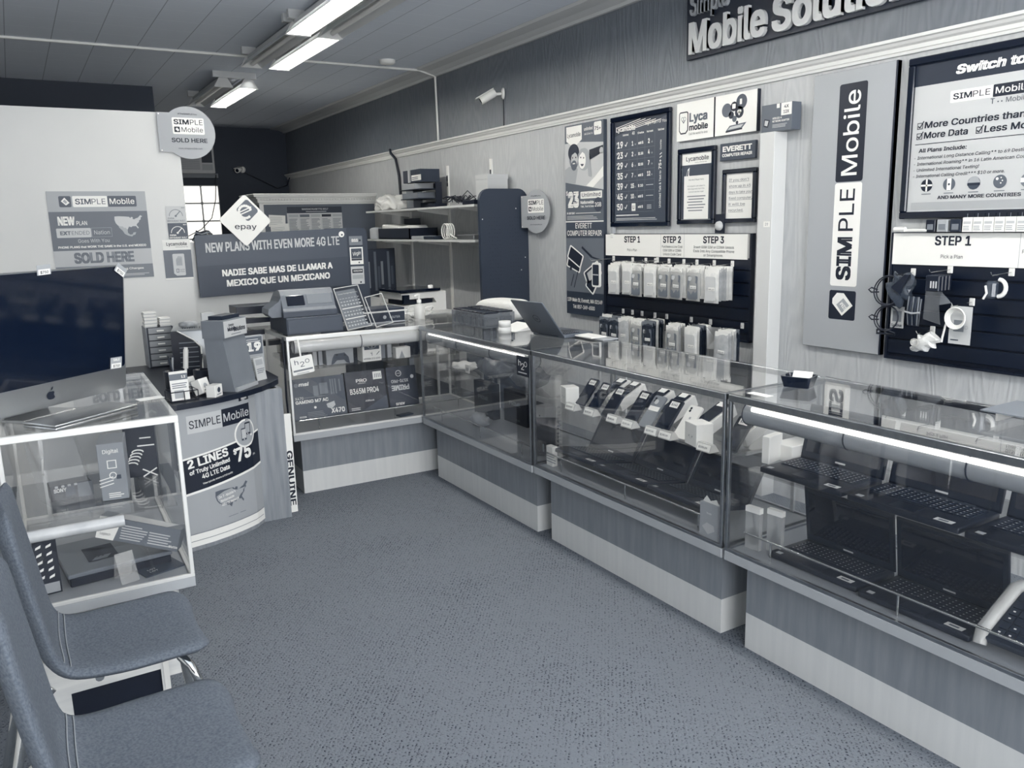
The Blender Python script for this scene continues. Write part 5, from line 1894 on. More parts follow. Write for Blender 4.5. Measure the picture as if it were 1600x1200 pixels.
# ------------------------------------------------------------------ curved desk
DX = [(.50, 4.075), (.58, 4.075), (.70, 4.10), (.80, 4.135), (.88, 4.175), (.96, 4.225), (1.04, 4.29), (1.11, 4.365), (1.17, 4.45)]
t = thing('curved_desk', 'bow-fronted desk with a black top between the small showcase and the register', 'desk', (0, 0, 0), 0)
top = DX + [(1.19, 4.52), (1.19, 5.45), (.50, 5.45)]
g = G().prism(top, .732, .76, BLK, 'z')
g.build('desk_top', t)
IN = [(x * .985 + .0, y + .03) for x, y in DX if x < 1.03]
IN.append((1.0, 4.32))
g = G().prism(IN + [(1.15, 4.315), (1.15, 4.56), (1.13, 4.56), (1.13, 4.335), (.99, 4.34), (.94, 4.27), (.5, 4.15)], 0, .732, WOODEND, 'z')
g.build('curved_front', t)
G().box(.5, .52, 4.2, 5.4, 0, .732, WOODEND).build('end_panel', t)
G().box(1.12, 1.14, 4.57, 5.4, 0, .732, WOODEND).build('end_panel', t)
G().box(.52, 1.12, 5.38, 5.4, 0, .732, WOODEND).build('back_panel', t)


def bend(g, path, off=.003):
    """wraps a flat print round a plan outline; u runs along the outline"""
    P = [Vector(p) for p in path]
    S_ = [0]
    for a, b in zip(P, P[1:]):
        S_.append(S_[-1] + (b - a).length)

    def at(u):
        for i in range(len(P) - 1):
            if u <= S_[i + 1] or i == len(P) - 2:
                d = (P[i + 1] - P[i]).normalized()
                return P[i] + d * (u - S_[i]), Vector((d.y, -d.x))
    nv = []
    for x, y, z in g.v:
        p, n = at(max(0, x))
        nv.append((p.x + n.x * (off - y), p.y + n.y * (off - y), z))
    g.v = nv
    return g


def strip(g, u0, v0, u1, v1, m, l, dv=0.0, n=12):
    """a band cut in short pieces so that it can follow a curve; dv = rise from left to right"""
    for i in range(n):
        a, b = i / n, (i + 1) / n
        g.poly([(u0 + (u1 - u0) * a, v0 + dv * a), (u0 + (u1 - u0) * b, v0 + dv * b), (u0 + (u1 - u0) * b, v1 + dv * b), (u0 + (u1 - u0) * a, v1 + dv * a)], m, l)


FRONT = [p for p in IN if .57 < p[0] < 1.09]
t = thing('two_lines_poster', 'curved poster with a dark band and two phones in a circle, on the bow-fronted desk', 'poster', (0, 0, 0), 0)
g = G()
Wd = .50
strip(g, 0, .09, Wd, .735, GREY, 1)
strip(g, 0, .022, Wd, .085, WHITE, 1)
strip(g, 0, .30, Wd, .47, INK, 2, .05)
strip(g, 0, .47, Wd, .48, WHITE, 3, .05)
strip(g, 0, .288, Wd, .30, WHITE, 3, .05)
strip(g, .01, .05, Wd - .02, .053, MIDG, 3)
strip(g, .05, .60, .235, .69, PALE, 2)
strip(g, .235, .60, .42, .69, INK, 2)
g.text('SIMPLE', .143, .624, .04, INK, 3, 'c', .165, .006).text('Mobile', .327, .624, .042, PALE, 3, 'c', .165, .008)
g.disc(.375, .535, .075, WHITE, 4).disc(.375, .535, .065, GREY, 5)
for (x, z, m) in ((.345, .50, SLATE), (.372, .525, INK)):
    g.rrect(x, z, x + .036, z + .065, .004, m, 6).rect(x + .003, z + .01, x + .033, z + .058, PALE if m is SLATE else GREY, 7).disc(x + .018, z + .005, .003, WHITE, 7, 8)
g.text('2 LINES', .035, .425, .045, WHITE, 4, 'l', .22, .035, rot=.1).text('of Truly Unlimited', .04, .392, .022, WHITE, 4, 'l', .22, .03, rot=.1)
g.text('4G LTE Data', .10, .362, .024, WHITE, 4, 'l', .155, .025, rot=.1).text('Video typically streams at DVD quality', .1, .333, .009, WHITE, 4, 'l', .17, .01, rot=.1)
g.text('$', .285, .44, .028, WHITE, 4, 'l', .02, .03, rot=.1).text('75', .305, .395, .075, WHITE, 4, 'l', .10, .04, rot=.1).text('/mo.', .415, .405, .012, WHITE, 4, 'l', .025, .01)
usa(g, .16, .165, .2, .12, SLATE2, 2)
g.text("On T-Mobile's", .175, .235, .014, WHITE, 4, 'l', .1, .015, rot=.1).text('Nationwide', .185, .214, .014, WHITE, 4, 'l', .08, .015, rot=.1).text('4G LTE Network', .19, .192, .014, WHITE, 4, 'l', .105, .015, rot=.1)
g.rect(.22, .125, .33, .128, MIDG, 3).text('NEW!', .385, .715, .014, WHITE, 5, 'c', .04, .02).rect(.35, .708, .42, .735, INK, 3)
bend(g, FRONT).build('printed_sheet', t)
t = thing('edge_board', 'narrow white board with vertical lettering between the desk and the showcase of part boxes', 'sign', (1.157, 4.385, 0), 0)
G().box(0, .048, 0, .012, 0, .57, WHITE).build('board', t)
g = G()
g.text('GENUINE', .008, .36, .034, INK, 1, 'l', .32, .03, rot=-PI / 2).build('lettering', t)

# things on the desk
t = thing('cardboard_stand', 'tall grey cardboard display stand leaning back on the curved desk', 'display stand', (.885, 4.215, .7605), math.radians(46))
g = G()
g.add([(0, 0, 0), (.215, 0, 0), (.215, .14, 0), (0, .14, 0), (.0, .045, .29), (.205, .045, .29), (.205, .15, .29), (.0, .15, .29)], [(0, 3, 2, 1), (4, 5, 6, 7), (0, 1, 5, 4), (1, 2, 6, 5), (2, 3, 7, 6), (3, 0, 4, 7)], CARDB)
g.build('body', t)
G().box(.005, .21, -.012, .0, 0, .02, GREY).build('front_lip', t)
g = G().box(-.004, .212, .03, .155, .275, .365, CARDB)
g.M = TR(0, .0295, 0)
g.rect(-.002, .278, .21, .362, PALE, 1).text('Simple', .04, .332, .014, INK, 2, 'l', .05, .01).text('Mobile', .03, .308, .02, INK, 2, 'l', .08, .04).text('Solutions', .085, .302, .024, INK, 2, 'l', .11, .03).lines(.06, .16, .288, .298, 1, MIDG, 2)
g.build('header', t)
G().box(.04, .2, .06, .14, .365, .385, DARK).build('dark_insert', t)

t = thing('card_pack', 'tall grey pack with a big number nineteen, beside the cardboard stand', 'package', (1.03, 4.57, .7605), math.radians(12))
g = G().box(0, .115, 0, .03, 0, .235, GREY, bev=.002)
g.M = TR(0, -.0005, 0)
g.rect(.008, .13, .107, .228, SLATE2, 1).text('19', .056, .148, .05, WHITE, 2, 'c', .085, .05).lines(.015, .1, .2, .222, 2, PALE, 2).lines(.012, .1, .09, .122, 3, PALE, 1).text('B', .08, .05, .024, WHITE, 2, 'c', .02, .03).lines(.03, .1, .01, .04, 3, PALE, 1)
g.build('printed_pack', t)
t = thing('card_pack', 'small pale card slanted in front of the tall pack', 'package', (1.06, 4.45, .7605), math.radians(35))
g = G(RX(-.15)).box(0, .075, 0, .006, 0, .125, PALE)
g.M = RX(-.15) @ TR(0, -.0005, 0)
g.lines(.01, .07, .04, .07, 3, MIDG, 1).rect(.01, .085, .065, .115, GREY, 1).build('card', t)

PENS = [thing('pen_cup', lb, 'pen holder', p, rz, 'black pen cups on the curved desk') for lb, p, rz in (('black pen cup on the desk, nearest the small showcase', (.645, 4.55, .7605), 0), ('black pen cup between its neighbour and the cardboard stand', (.785, 4.50, .7605), .3))]
for i, t in enumerate(PENS):
    g = G().lathe([(.04, 0), (.046, .09), (.042, .09), (.037, .005)], BLK)
    g.build('cup', t)
    g = G().lathe([(.047, 0), (.05, .055), (.046, .055)], BLK, (.03, -.04, 0)).build('low_pocket', t)
for i, (x, y, a, m, lb) in enumerate(((.70, 4.53, .1, WHITEP, 'thick white marker standing between the black pen cups'), (.655, 4.54, -.15, DARK, 'dark pen in the black cup nearest the small showcase'), (.64, 4.56, .1, GREY, 'grey pen in the black cup nearest the small showcase'), (.77, 4.51, .15, BLK, 'black pen in the cup near the cardboard stand'))):
    t = thing('pen', lb, 'pen', (x, y, .772 if i else .761), 0, rot=(0, a, 0))
    h = .15 if i else .2
    r = .005 if i else .013
    g = G().cyl((0, 0, 0), (0, 0, h), r * (1 if i else .55), m, 10)
    if not i:
        g.cyl((0, 0, h * .5), (0, 0, h), r, m, 12)
    g.build('barrel', t)
    G().cyl((0, 0, h), (0, 0, h + .012), r * .8, BLK if i else WHITEP, 10).build('cap', t)

t = thing('wire_rack', 'black wire rack of leaflets at the front edge of the curved desk', 'rack', (.575, 4.13, .7605), .1)
g = G()
for z in (.003, .05):
    g.tube([(-.01, 0, z), (.12, .0, z), (.12, .1, z), (-.01, .1, z)], .0025, BLK, 6, True)
for x, y in ((-.01, 0), (.055, 0), (.12, 0), (.12, .1), (-.01, .1), (.055, .1)):
    g.cyl((x, y, .003), (x, y, .05), .0022, BLK, 6)
g.build('wire_basket', t)
for i in range(5):
    t = thing('leaflet', ('front leaflet with a dark heading in the black wire rack' if i == 0 else 'leaflet standing behind the front one in the black wire rack'), 'leaflet', (.573 + .002 * i, 4.145 + .014 * i, .7665), .1, group='leaflets behind the front one in the wire rack' if i else None)
    g = G(RX(-.12)).box(0, .085, 0, .0015, 0, .13 + .004 * (i % 3), PAPER)
    if i == 0:
        g.M = RX(-.12) @ TR(0, -.0004, 0)
        g.rect(0, .1, .085, .13, SLATE2, 1).text('12', .065, .108, .012, WHITE, 2, 'c', .02, .02).lines(.008, .08, .06, .09, 3, MIDG, 1).rect(.015, .01, .06, .05, GREY, 1)
    g.build('leaflet_sheet', t)
for i, (x, y, z, rz_, lb) in enumerate(((.70, 4.30, .7785, .6, 'stacked white sim carton tilted at the back of the clear pouch'), (.755, 4.22, .7785, .75, 'white sim carton lying on the desk beside the wire rack'), (.795, 4.155, .7605, .85, 'small white sim carton with a dark emblem at the desk edge'))):
    t = thing('sim_carton', lb, 'box', (x, y, z), rz_)
    g = G(RX(-.35) if i < 2 else Matrix()).box(-.035, .035, 0, .05, 0, .075 if i < 2 else .06, WHITEP, bev=.002)
    g.M = (RX(-.35) if i < 2 else Matrix()) @ TR(0, -.0005, 0)
    g.disc(0, .035, .014, SLATE if i == 2 else GREY, 1, 12).rect(-.02, .012, .02, .016, MIDG, 1)
    g.build('carton_body', t)

# ------------------------------------------------------------------ behind the desk
t = thing('parts_cabinet', 'narrow drawer cabinet of small clear drawers against the white partition', 'cabinet', (.635, 5.33, .7605), 0)
G().box(0, .15, 0, .16, 0, .245, DARK).box(-.006, 0, -.004, .16, 0, .245, MIDG).build('cabinet_body', t)
for k in range(6):
    d = G().box(.008, .142, -.012, .0, .008 + k * .04, .042 + k * .04, film_mat('drawer_clear', .62, .85)).build('drawer', t)
    G().box(.055, .095, -.02, -.012, .02 + k * .04, .028 + k * .04, WHITEP).build('label_grip', d)
for i, (x, w_, n_, lb) in enumerate(((.595, .07, 14, 'tall stack of white cards on the drawer cabinet at the partition'), (.68, .06, 8, 'shorter stack of white cards on the drawer cabinet'))):
    t = thing('card_stack', lb, 'cards', (x + .035, 5.34, 1.006), 0)
    g = G()
    for k in range(n_):
        o = (rnd.random() - .5) * .006
        g.box(o, w_ + o, o, .09 + o, k * .0065, k * .0065 + .006, PAPER if k % 3 else PALE)
    g.build('cards', t)
t = thing('desktop_tower', 'silver and black computer case with louvres behind the pen cups', 'computer', (.71, 4.93, .7605), math.radians(-12))
g = G().box(0, .32, 0, .36, 0, .26, SILVER, bev=.01, seg=2)
g.build('case_body', t)
g = G(TR(0, -.001, 0)).poly([(.0, .0), (.155, .0), (.155, .16), (.12, .2), (.035, .255), (.0, .255)], BLK, 2)
for k in range(12):
    g.rect(.04, .03 + .014 * k, .14, .036 + .014 * k, MIDG if k % 2 else DARK, 3)
g.tube([(.155, -.003, 0), (.155, -.003, .16), (.12, -.003, .2), (.035, -.003, .258)], .004, WHITEP, 6).build('louvred_panel', t)
g = G(TR(0, 0, .2605) @ RX(-PI / 2))
for k in range(18):
    g.rect(.06 + .013 * k, .05 + .006 * (k % 3), .066 + .013 * k, .12 + .02 * (k % 2), SLATE, 1)
g.build('top_vents', t)
G().lathe([(.025, 0), (.022, .012), (.01, .014)], WHITEP, M=TR(.245, -.001, .12) @ RX(PI / 2)).build('round_button', t)
for i, (x, h_, m, lb) in enumerate(((.77, .035, GREY, 'crumpled grey packet on the silver computer case'), (.85, .075, PALE, 'small pale carton standing on the silver computer case'), (.94, .03, BAG, 'clear wrapper heap on the silver computer case'))):
    t = thing('desk_packet', lb, 'package', (x + .06, 5.06, 1.0215), -.1)
    bm = bmesh.new()
    if i == 1:
        G().box(0, .07, 0, .05, 0, h_, m, bev=.002).build('carton_body', t)
        bm.free()
    else:
        bmesh.ops.create_icosphere(bm, subdivisions=3, radius=1)
        for v in bm.verts:
            d = v.co.normalized()
            k = 1 + .2 * math.sin(8 * d.x + 5 * d.y)
            v.co = Vector((d.x * .05 * k, d.y * .04 * k, max(0, (d.z * .6 + .4) * h_)))
        G().bm(bm, m, None, True).build('wrapper', t)

t = thing('letter_tray', 'black letter tray with papers between the cardboard stand and the register', 'tray', (1.14, 5.16, .7605), 0)
for k in range(3):
    z = .09 + k * .075
    G().box(0, .3, 0, .26, z, z + .006, BLK).box(0, .3, -.004, .0, z, z + .03, BLK).box(.294, .3, 0, .26, z, z + .05, BLK).build('tray_shelf', t)
G().box(0, .006, 0, .26, 0, .29, BLK).box(.294, .3, 0, .26, 0, .29, BLK).build('side_frame', t)
g = G().box(.02, .27, .01, .24, .25, .258, PAPER, M=RY(.03)).build('paper_pile', t)
G().box(.1, .27, .01, .2, .175, .195, film_mat('pouch_film', .85, .5)).build('clear_sleeve', t)
t = thing('black_carton', 'flat black carton on top of the letter tray', 'box', (1.14, 5.18, 1.056), 0)
G().box(.0, .29, 0, .2, 0, .05, BLK, bev=.002).build('carton_body', t)
t = thing('hanging_cable', 'thin black cable dropping beside the register', 'cable', (1.27, 4.66, 0), 0)
G().tube([(0, 0, .96), (-.005, -.02, .8), (-.01, -.02, .6), (.0, 0, .45)], .005, BLK, 6).build('cable', t)

# ------------------------------------------------------------------ register and the rest on the showcase of part boxes
CT = .9695
t = thing('cash_register', 'slate cash register with a customer display, on a dark drawer', 'cash register', (1.30, 4.70, CT + .098), math.radians(-1.5))
REG = mat('register_slate', .4, .4, var=.01, scale=50)
prof = [(.0, .0), (.0, .035), (.015, .05), (.05, .125), (.075, .15), (.10, .155), (.2, .14), (.34, .06), (.36, 0)]
g = G().prism(prof, .0, .315, REG, 'x')
g.build('housing', t)
g = G().prism([(-.004, .0), (-.004, .03), (.3, .03), (.3, .0)], -.003, .318, mat('register_dark', .22, .45), 'x').build('lower_shell', t)
NX = Vector((0, .035, .075)).normalized()
DM = Matrix.Translation((0, .0185, .058)) @ RX(-math.atan2(.035, .075))
G(DM).box(.03, .135, -.004, .003, .006, .07, BLKG, bev=.003).build('customer_display', t)
G(DM).box(.15, .30, -.0015, .002, .01, .075, mat('register_panel', .46, .4), bev=.002).build('printer_cover', t)
g = G().prism([(-.06, .0), (.0, -.0), (.0, .115), (-.015, .09), (-.045, .07), (-.075, .05), (-.08, .02)], .04, .2, REG, 'y').build('paper_end', t)
t = thing('till_base', 'dark cash box under the slate register', 'cash box', (1.30, 4.66, CT), math.radians(-1.5))
g = G().box(0, .335, 0, .4, 0, .096, mat('drawer_slate', .24, .5), bev=.002)
g.build('box_body', t)
G().box(.008, .327, -.006, 0, .01, .085, mat('drawer_front', .26, .45)).build('front_plate', t)


def easel(name, label, loc, rz, w, h, lean, content, roll=0.0):
    t = thing(name, label, 'sign holder', loc, 0, rot=(0, 0, rz))
    M = RX(-lean) @ RY(roll)
    g = G(M).box(0, w, 0, .003, 0, h, ACRYLIC)
    for a in ((0, .004), (w - .004, w)):
        g.box(a[0], a[1], -.001, .004, 0, h, film_mat('acrylic_edge', .93, .75))
    g.box(0, w, -.001, .004, 0, .004, film_mat('acrylic_edge', .93, .75)).box(0, w, -.001, .004, h - .004, h, film_mat('acrylic_edge', .93, .75))
    g.build('acrylic_face', t)
    G().box(0, w, 0, h * math.sin(lean) + .06, 0, .003, ACRYLIC).build('foot', t)
    if content:
        g = G(M @ TR(0, .0045, 0)).box(.008, w - .03, 0, .001, .006, h - .02, MIDG)
        g.M = M @ TR(0, .0043, 0)
        content(g)
        g.build('price_sheet', t)
    return t


def c_prices(g):
    g.text('Choose The Right Plan For You', .085, .225, .008, WHITE, 1, 'c', .13)
    for r in range(9):
        for c in range(7):
            if r not in (2, 5):
                g.rect(.018 + c * .02, .02 + r * .022, .03 + c * .02, .03 + r * .022 - .003 * (r % 3), PALE, 1)
    for r in (2, 5):
        g.rect(.015, .022 + r * .022, .155, .028 + r * .022, WHITE, 1)


easel('price_holder', 'acrylic holder with a grey price sheet beside the cash register', (1.655, 4.63, CT), .12, .17, .27, .42, c_prices, -.09)
easel('acrylic_holder', 'empty clear acrylic holder in front of the dark router box', (1.845, 4.65, CT), .1, .125, .2, .4, None, -.15)


def p_router(g):
    g.text('ROUTER', .07, .03, .014, GREY, 1, 'c', .07, .01).disc(.0, .04, .012, GREY, 1, 14).rect(-.13, .003, .14, .012, GREY, 1)


carton('router_carton', 'dark router carton behind the empty acrylic holder', (1.965, 4.80, CT), .03, .28, .2, .095, DARK, p_router)
t = thing('clear_riser', 'clear acrylic riser bar across the front of the dark router carton', 'riser', (1.78, 4.755, CT), .02)
G().box(0, .33, 0, .004, .075, .085, film_mat('acrylic_edge', .93, .75)).box(0, .005, 0, .03, 0, .085, ACRYLIC).box(.325, .33, 0, .03, 0, .085, ACRYLIC).build('bar', t)
t = thing('sanitiser_bottle', 'clear hand sanitiser bottle with a white pump at the showcase corner', 'bottle', (2.24, 4.87, CT), 0)
G().lathe([(.034, 0), (.036, .01), (.036, .075), (.026, .098), (.013, .104), (.013, .11)], film_mat('bottle_clear', .95, .45, .1)).build('bottle', t)
g = G().lathe([(.015, .108), (.015, .128), (.006, .13), (.006, .155)], WHITEP).tube([(.008, .01, .158), (-.01, 0, .16), (-.045, -.02, .152)], .008, WHITEP, 8)
g.build('pump', t)
t = thing('white_cables', 'white cables heaped round the sanitiser bottle', 'cable', (2.26, 4.98, CT), 0)
for k in range(6):
    g = G().tube([((.07 + .01 * k) * math.cos(a) + .03 * math.sin(2 * a + k), (.05 + .012 * k) * math.sin(a), .006 + .006 * k + (.05 if k == 3 else .008) * abs(math.sin(1.5 * a + k))) for a in [2 * PI * j / 22 for j in range(22)]], .004, WHITEP, 6, True)
    g.build('cable_loop', t)
t = thing('loose_papers', 'white papers lying at the back of the showcase corner', 'papers', (2.05, 4.98, CT), .2)
G().box(0, .2, 0, .1, 0, .006, PAPER).box(.03, .24, .02, .09, .006, .011, PAPER, M=RZ(.15)).build('sheets', t)

# ------------------------------------------------------------------ on the corner showcase
INKC = film_mat('cartridge_clear', .5, .55, .15)
n_ = 0
for row in range(2):
    for k in range(8):
        x, y = 2.30 + row * .12, 4.50 - k * .052 + row * .03
        t = thing('cable_box', ('clear box of black cable nearest the camera at the front of the tray rows' if (row == 0 and k == 7) else 'clear box of black cable standing in the two rows on the corner showcase'), 'box', (x, y, CT + .0005), FACE_W, 'clear boxes of black cable')
        if (row == 0 and k == 7):
            del t['group']
        G().box(-.024, .024, 0, .11, 0, .085, INKC, bev=.002).build('clear_box', t)
        G().box(-.018, .018, .008, .10, .008, .06, BLK, bev=.006).build('coiled_cable', t)
        G().box(-.022, .022, .01, .1, .0855, .094, BLK, bev=.003).build('black_lid', t)
t = thing('bubble_mailer', 'large white padded mailer lying behind the rows of clear boxes', 'mailer', (2.62, 4.45, CT), FACE_W)
bm = bmesh.new()
bmesh.ops.create_icosphere(bm, subdivisions=5, radius=1)
for v in bm.verts:
    d = v.co.normalized()
    f = lambda q, e: math.copysign(abs(q) ** e, q)
    v.co = Vector((f(d.x, .55) * .26 + d.z * .03, f(d.y, .55) * .09, .07 + f(d.z, .7) * (.07 if d.z > 0 else .069) + .018 * d.x * (d.z > 0)))
G().bm(bm, BUBBLEW, None, True).build('padded_body', t)
for i, (z, r, lb) in enumerate(((0, .036, 'lower wide white roll of tape on the corner showcase'), (.034, .034, 'upper white roll of tape stacked on another'))):
    t = thing('tape_roll', lb, 'tape', (2.315, 3.90, CT + z), 0)
    G().lathe([(.02, 0), (r, 0), (r, .033), (.02, .033)], mat('tape_white', .9, .35)).build('tape', t)
    G().lathe([(.016, .001), (.0205, .001), (.0205, .032), (.016, .032)], CARDB).build('core', t)
t = thing('paper_sheets', 'white paper sheets under the tape rolls', 'papers', (2.40, 3.97, CT), .3)
G().add([(-.06, -.08, .0005), (.1, -.1, .0005), (.12, .06, .0005), (-.04, .07, .0005), (-.06, -.08, .002), (.1, -.1, .03), (.12, .06, .035), (-.04, .07, .004)], [(0, 3, 2, 1), (4, 5, 6, 7), (0, 1, 5, 4), (1, 2, 6, 5), (2, 3, 7, 6), (3, 0, 4, 7)], PAPER).build('sheets', t)
t = laptop('open slate laptop seen from behind on the corner showcase, emblem on its lid', (2.62, 3.63, CT), PI / 2 + .12, w=.26, d=.21, lid=.24, ang=128, sticker=False, group=None, shell=mat('lid_pewter', .4, .4, .3))
LM = TR(0, .21, .016) @ RX(math.radians(90 - 128)) @ TR(0, .0085, .12) @ RZ(PI)
g = G(LM).disc(0, 0, .026, INK, 1, ring=.004).text('hp', 0, -.008, .016, INK, 1, 'c', .022, .01, shear=.2)
g.build('emblem', t)
for i, (x, y, lb) in enumerate(((2.50, 3.44, 'white papers lying on the corner showcase beside the laptop hinge'), (2.53, 3.38, 'grey clipboard under the white papers'))):
    t = thing('paper_stack', lb, 'papers', (x, y, CT + (.008 if i == 0 else .0004)), FACE_W)
    G().box(-.12, .1, 0, .10, 0, .006, PAPER if i == 0 else GREY).build('sheets', t)

# ------------------------------------------------------------------ inside the showcase of part boxes
def board_box(label, x, w, h, m, paint, y=4.69, z=.445, lean=.2):
    t = thing('motherboard_box', label, 'box', (x, y, z), math.radians(-1.5), 'part boxes standing in the showcase', rot=(-lean, 0, math.radians(-1.5)))
    g = G().box(0, w, 0, .06, 0, h, m, bev=.001)
    g.M = TR(0, -.0005, 0)
    paint(g, w, h)
    g.build('carton_body', t)
    return t


def p_msi(g, w, h):
    g.text('msi', .075, h * .82, .022, WHITE, 1, 'c', .06, .03, shear=.2).disc(.03, h * .85, .013, MIDG, 1, 12)
    g.text('X470', .015, h * .5, .016, WHITE, 1, 'l', .05).rect(.07, h * .53, .2, h * .537, GREY, 1)
    g.text('GAMING M7 AC', .015, h * .4, .02, WHITE, 1, 'l', .2, .03)
    g.text('X470', .31, h * .09, .03, WHITE, 1, 'r', .085, .03).tess([(.2, h * .33), (.25, h * .38), (.255, h * .28), (.23, h * .2), (.205, h * .24)], PALE, 1)
    for (a, b, c, d) in ((.13, .55, .16, .8), (.17, .58, .22, .85), (.235, .55, .245, .92), (.25, .55, .258, .92), (.265, .55, .275, .92), (.29, .6, .3, .9)):
        g.rect(a, h * b, c, h * d, MIDG, 1)
    g.disc(.13, h * .28, .008, WHITE, 1, 10).lines(.08, .2, h * .05, h * .2, 4, MIDG, 1).text('RYZEN', .03, h * .06, .01, WHITE, 1, 'l', .04, .02)


def p_asrock(g, w, h):
    g.text('PRO', w * .4, h * .73, .02, WHITE, 1, 'c', .07, .02).text('SERIES', w * .4, h * .69, .006, WHITE, 1, 'c', .05)
    g.text('B365M PRO4', w * .45, h * .45, .034, WHITE, 1, 'c', w * .72, .02)
    g.rect(w * .7, h * .76, w * .92, h * .95, WHITE, 1)
    for k in range(4):
        g.rect(w * (.74 + .045 * k), h * .8, w * (.76 + .045 * k), h * .9, MIDG, 2)
    g.text('ASRock', w * .55, h * .24, .011, WHITE, 1, 'c', .06, .01, shear=.2).lines(.02, .09, h * .06, h * .14, 2, PALE, 1)
    g.poly([(w * .3, .0), (w, .0), (w, h * .35)], SLATE, 1)


def p_prime(g, w, h):
    g.text('PRIME', w * .42, h * .54, .034, PALE, 1, 'c', w * .6, .045, rot=PI).text('X570-PRO', w * .42, h * .68, .02, PALE, 1, 'c', w * .58, .02, rot=PI)
    g.disc(w * .4, h * .83, .02, PALE, 1, ring=.004).text('AMD', w * .4, h * .815, .007, PALE, 1, 'c', .026)
    g.text('ASUS', w * .35, h * .1, .016, WHITE, 1, 'c', .06, .03, rot=PI).disc(w * .85, h * .72, .012, PALE, 1)


board_box('slate part box with a thin white heading, leftmost of the leaning boxes', 1.315, .325, .25, SLATE, p_msi)
board_box('black part box with a white label, middle of the leaning boxes', 1.65, .26, .255, mat('board_black', .06, .4), p_asrock)
board_box('dark part box shown upside down, nearest the inner corner', 1.925, .20, .255, mat('board_dark', .13, .4), p_prime)


def p_pad(g):
    g.tess([(-.06, .0), (-.05, .04), (-.035, .066), (.03, .07), (.055, .04), (.062, .0), (.04, .006), (.025, .025), (-.02, .025), (-.045, .004)], SLATE, 1).disc(-.02, .06, .008, INK, 2, 10).disc(.03, .055, .006, INK, 2, 10)


def p_fan(g):
    g.rect(-.05, .075, .05, .16, SLATE, 1).disc(0, .117, .036, PALE, 2).disc(0, .117, .034, INK, 3)
    for k in range(7):
        a = 2 * PI * k / 7
        g.poly([(0, .117), (.032 * math.cos(a), .117 + .032 * math.sin(a)), (.032 * math.cos(a + .5), .117 + .032 * math.sin(a + .5))], MIDG, 4)
    g.disc(0, .117, .01, PALE, 5, 12).text('HYPER 212 EVO', 0, .012, .011, INK, 1, 'c', .11, .02).line2((.0, .06), (.0, .035), .003, SLATE, 1).line2((-.01, .055), (.0, .045), .003, SLATE, 1).line2((.03, .04), (.05, .06), .004, SLATE, 1)


SZ = .7375
carton('console_carton', 'grey carton with a dark game pad on the upper shelf of the part boxes', (1.665, 4.83, SZ), -.02, .175, .12, .165, GREY, p_pad)
carton('cooler_carton', 'white carton with a dark fan picture on the upper shelf', (1.865, 4.80, SZ), -.02, .125, .1, .165, WHITE, p_fan)
for i, (x, w_, h_, m, lb) in enumerate(((1.40, .15, .15, BLK, 'black carton at the left end of the upper shelf'), (1.515, .025, .155, PALE, 'thin pale case beside the black carton on the upper shelf'), (1.55, .025, .155, GREY, 'thin grey case between the pale case and the game pad carton'), (1.965, .03, .15, MIDG, 'thin grey case right of the white fan carton'), (2.01, .03, .15, GREY, 'thin pale case second right of the white fan carton'), (2.2, .16, .16, DARK, 'dark carton at the right end of the upper shelf'))):
    carton('shelf_carton', lb, (x, 4.86, SZ), -.02, w_, .1, h_, m)
carton('small_white_carton', 'small white carton with a dark curve near the right end of the upper shelf', (2.075, 4.79, SZ), -.02, .1, .06, .07, WHITE, lambda g: g.poly([(-.03, 0), (-.01, .05), (.01, .0)], GREY, 1))
t = thing('hanging_card', 'square white hanging card with thin lettering in the showcase front', 'sign', (1.355, 4.595, .80), math.radians(-1.5), rot=(0, math.radians(-6), 0))
g = G().prism(round_poly(-.065, -.055, .065, .05, .008), 0, .002, WHITE, 'y')
g.M = TR(0, -.0004, 0)
g.text('h', -.033, .005, .028, SLATE, 1, 'c', .022).text('2', 0, -.012, .03, SLATE, 1, 'c', .024).text('O', .032, .005, .024, SLATE, 1, 'c', .026).rect(-.058, -.036, .058, -.026, MIDG, 1).lines(-.04, .05, -.05, -.042, 1, GREY, 1)
g.build('card', t)
G().box(-.006, .004, .0, .001, .05, .155, PAPER).build('tape_strip', t)
t = thing('card_holder', 'small clear card holder lying on the floor of the part box showcase', 'card', (1.97, 4.64, .388), .2)
G().box(0, .1, 0, .05, 0, .008, mat('card_dark', .25)).build('card_sheet', t)

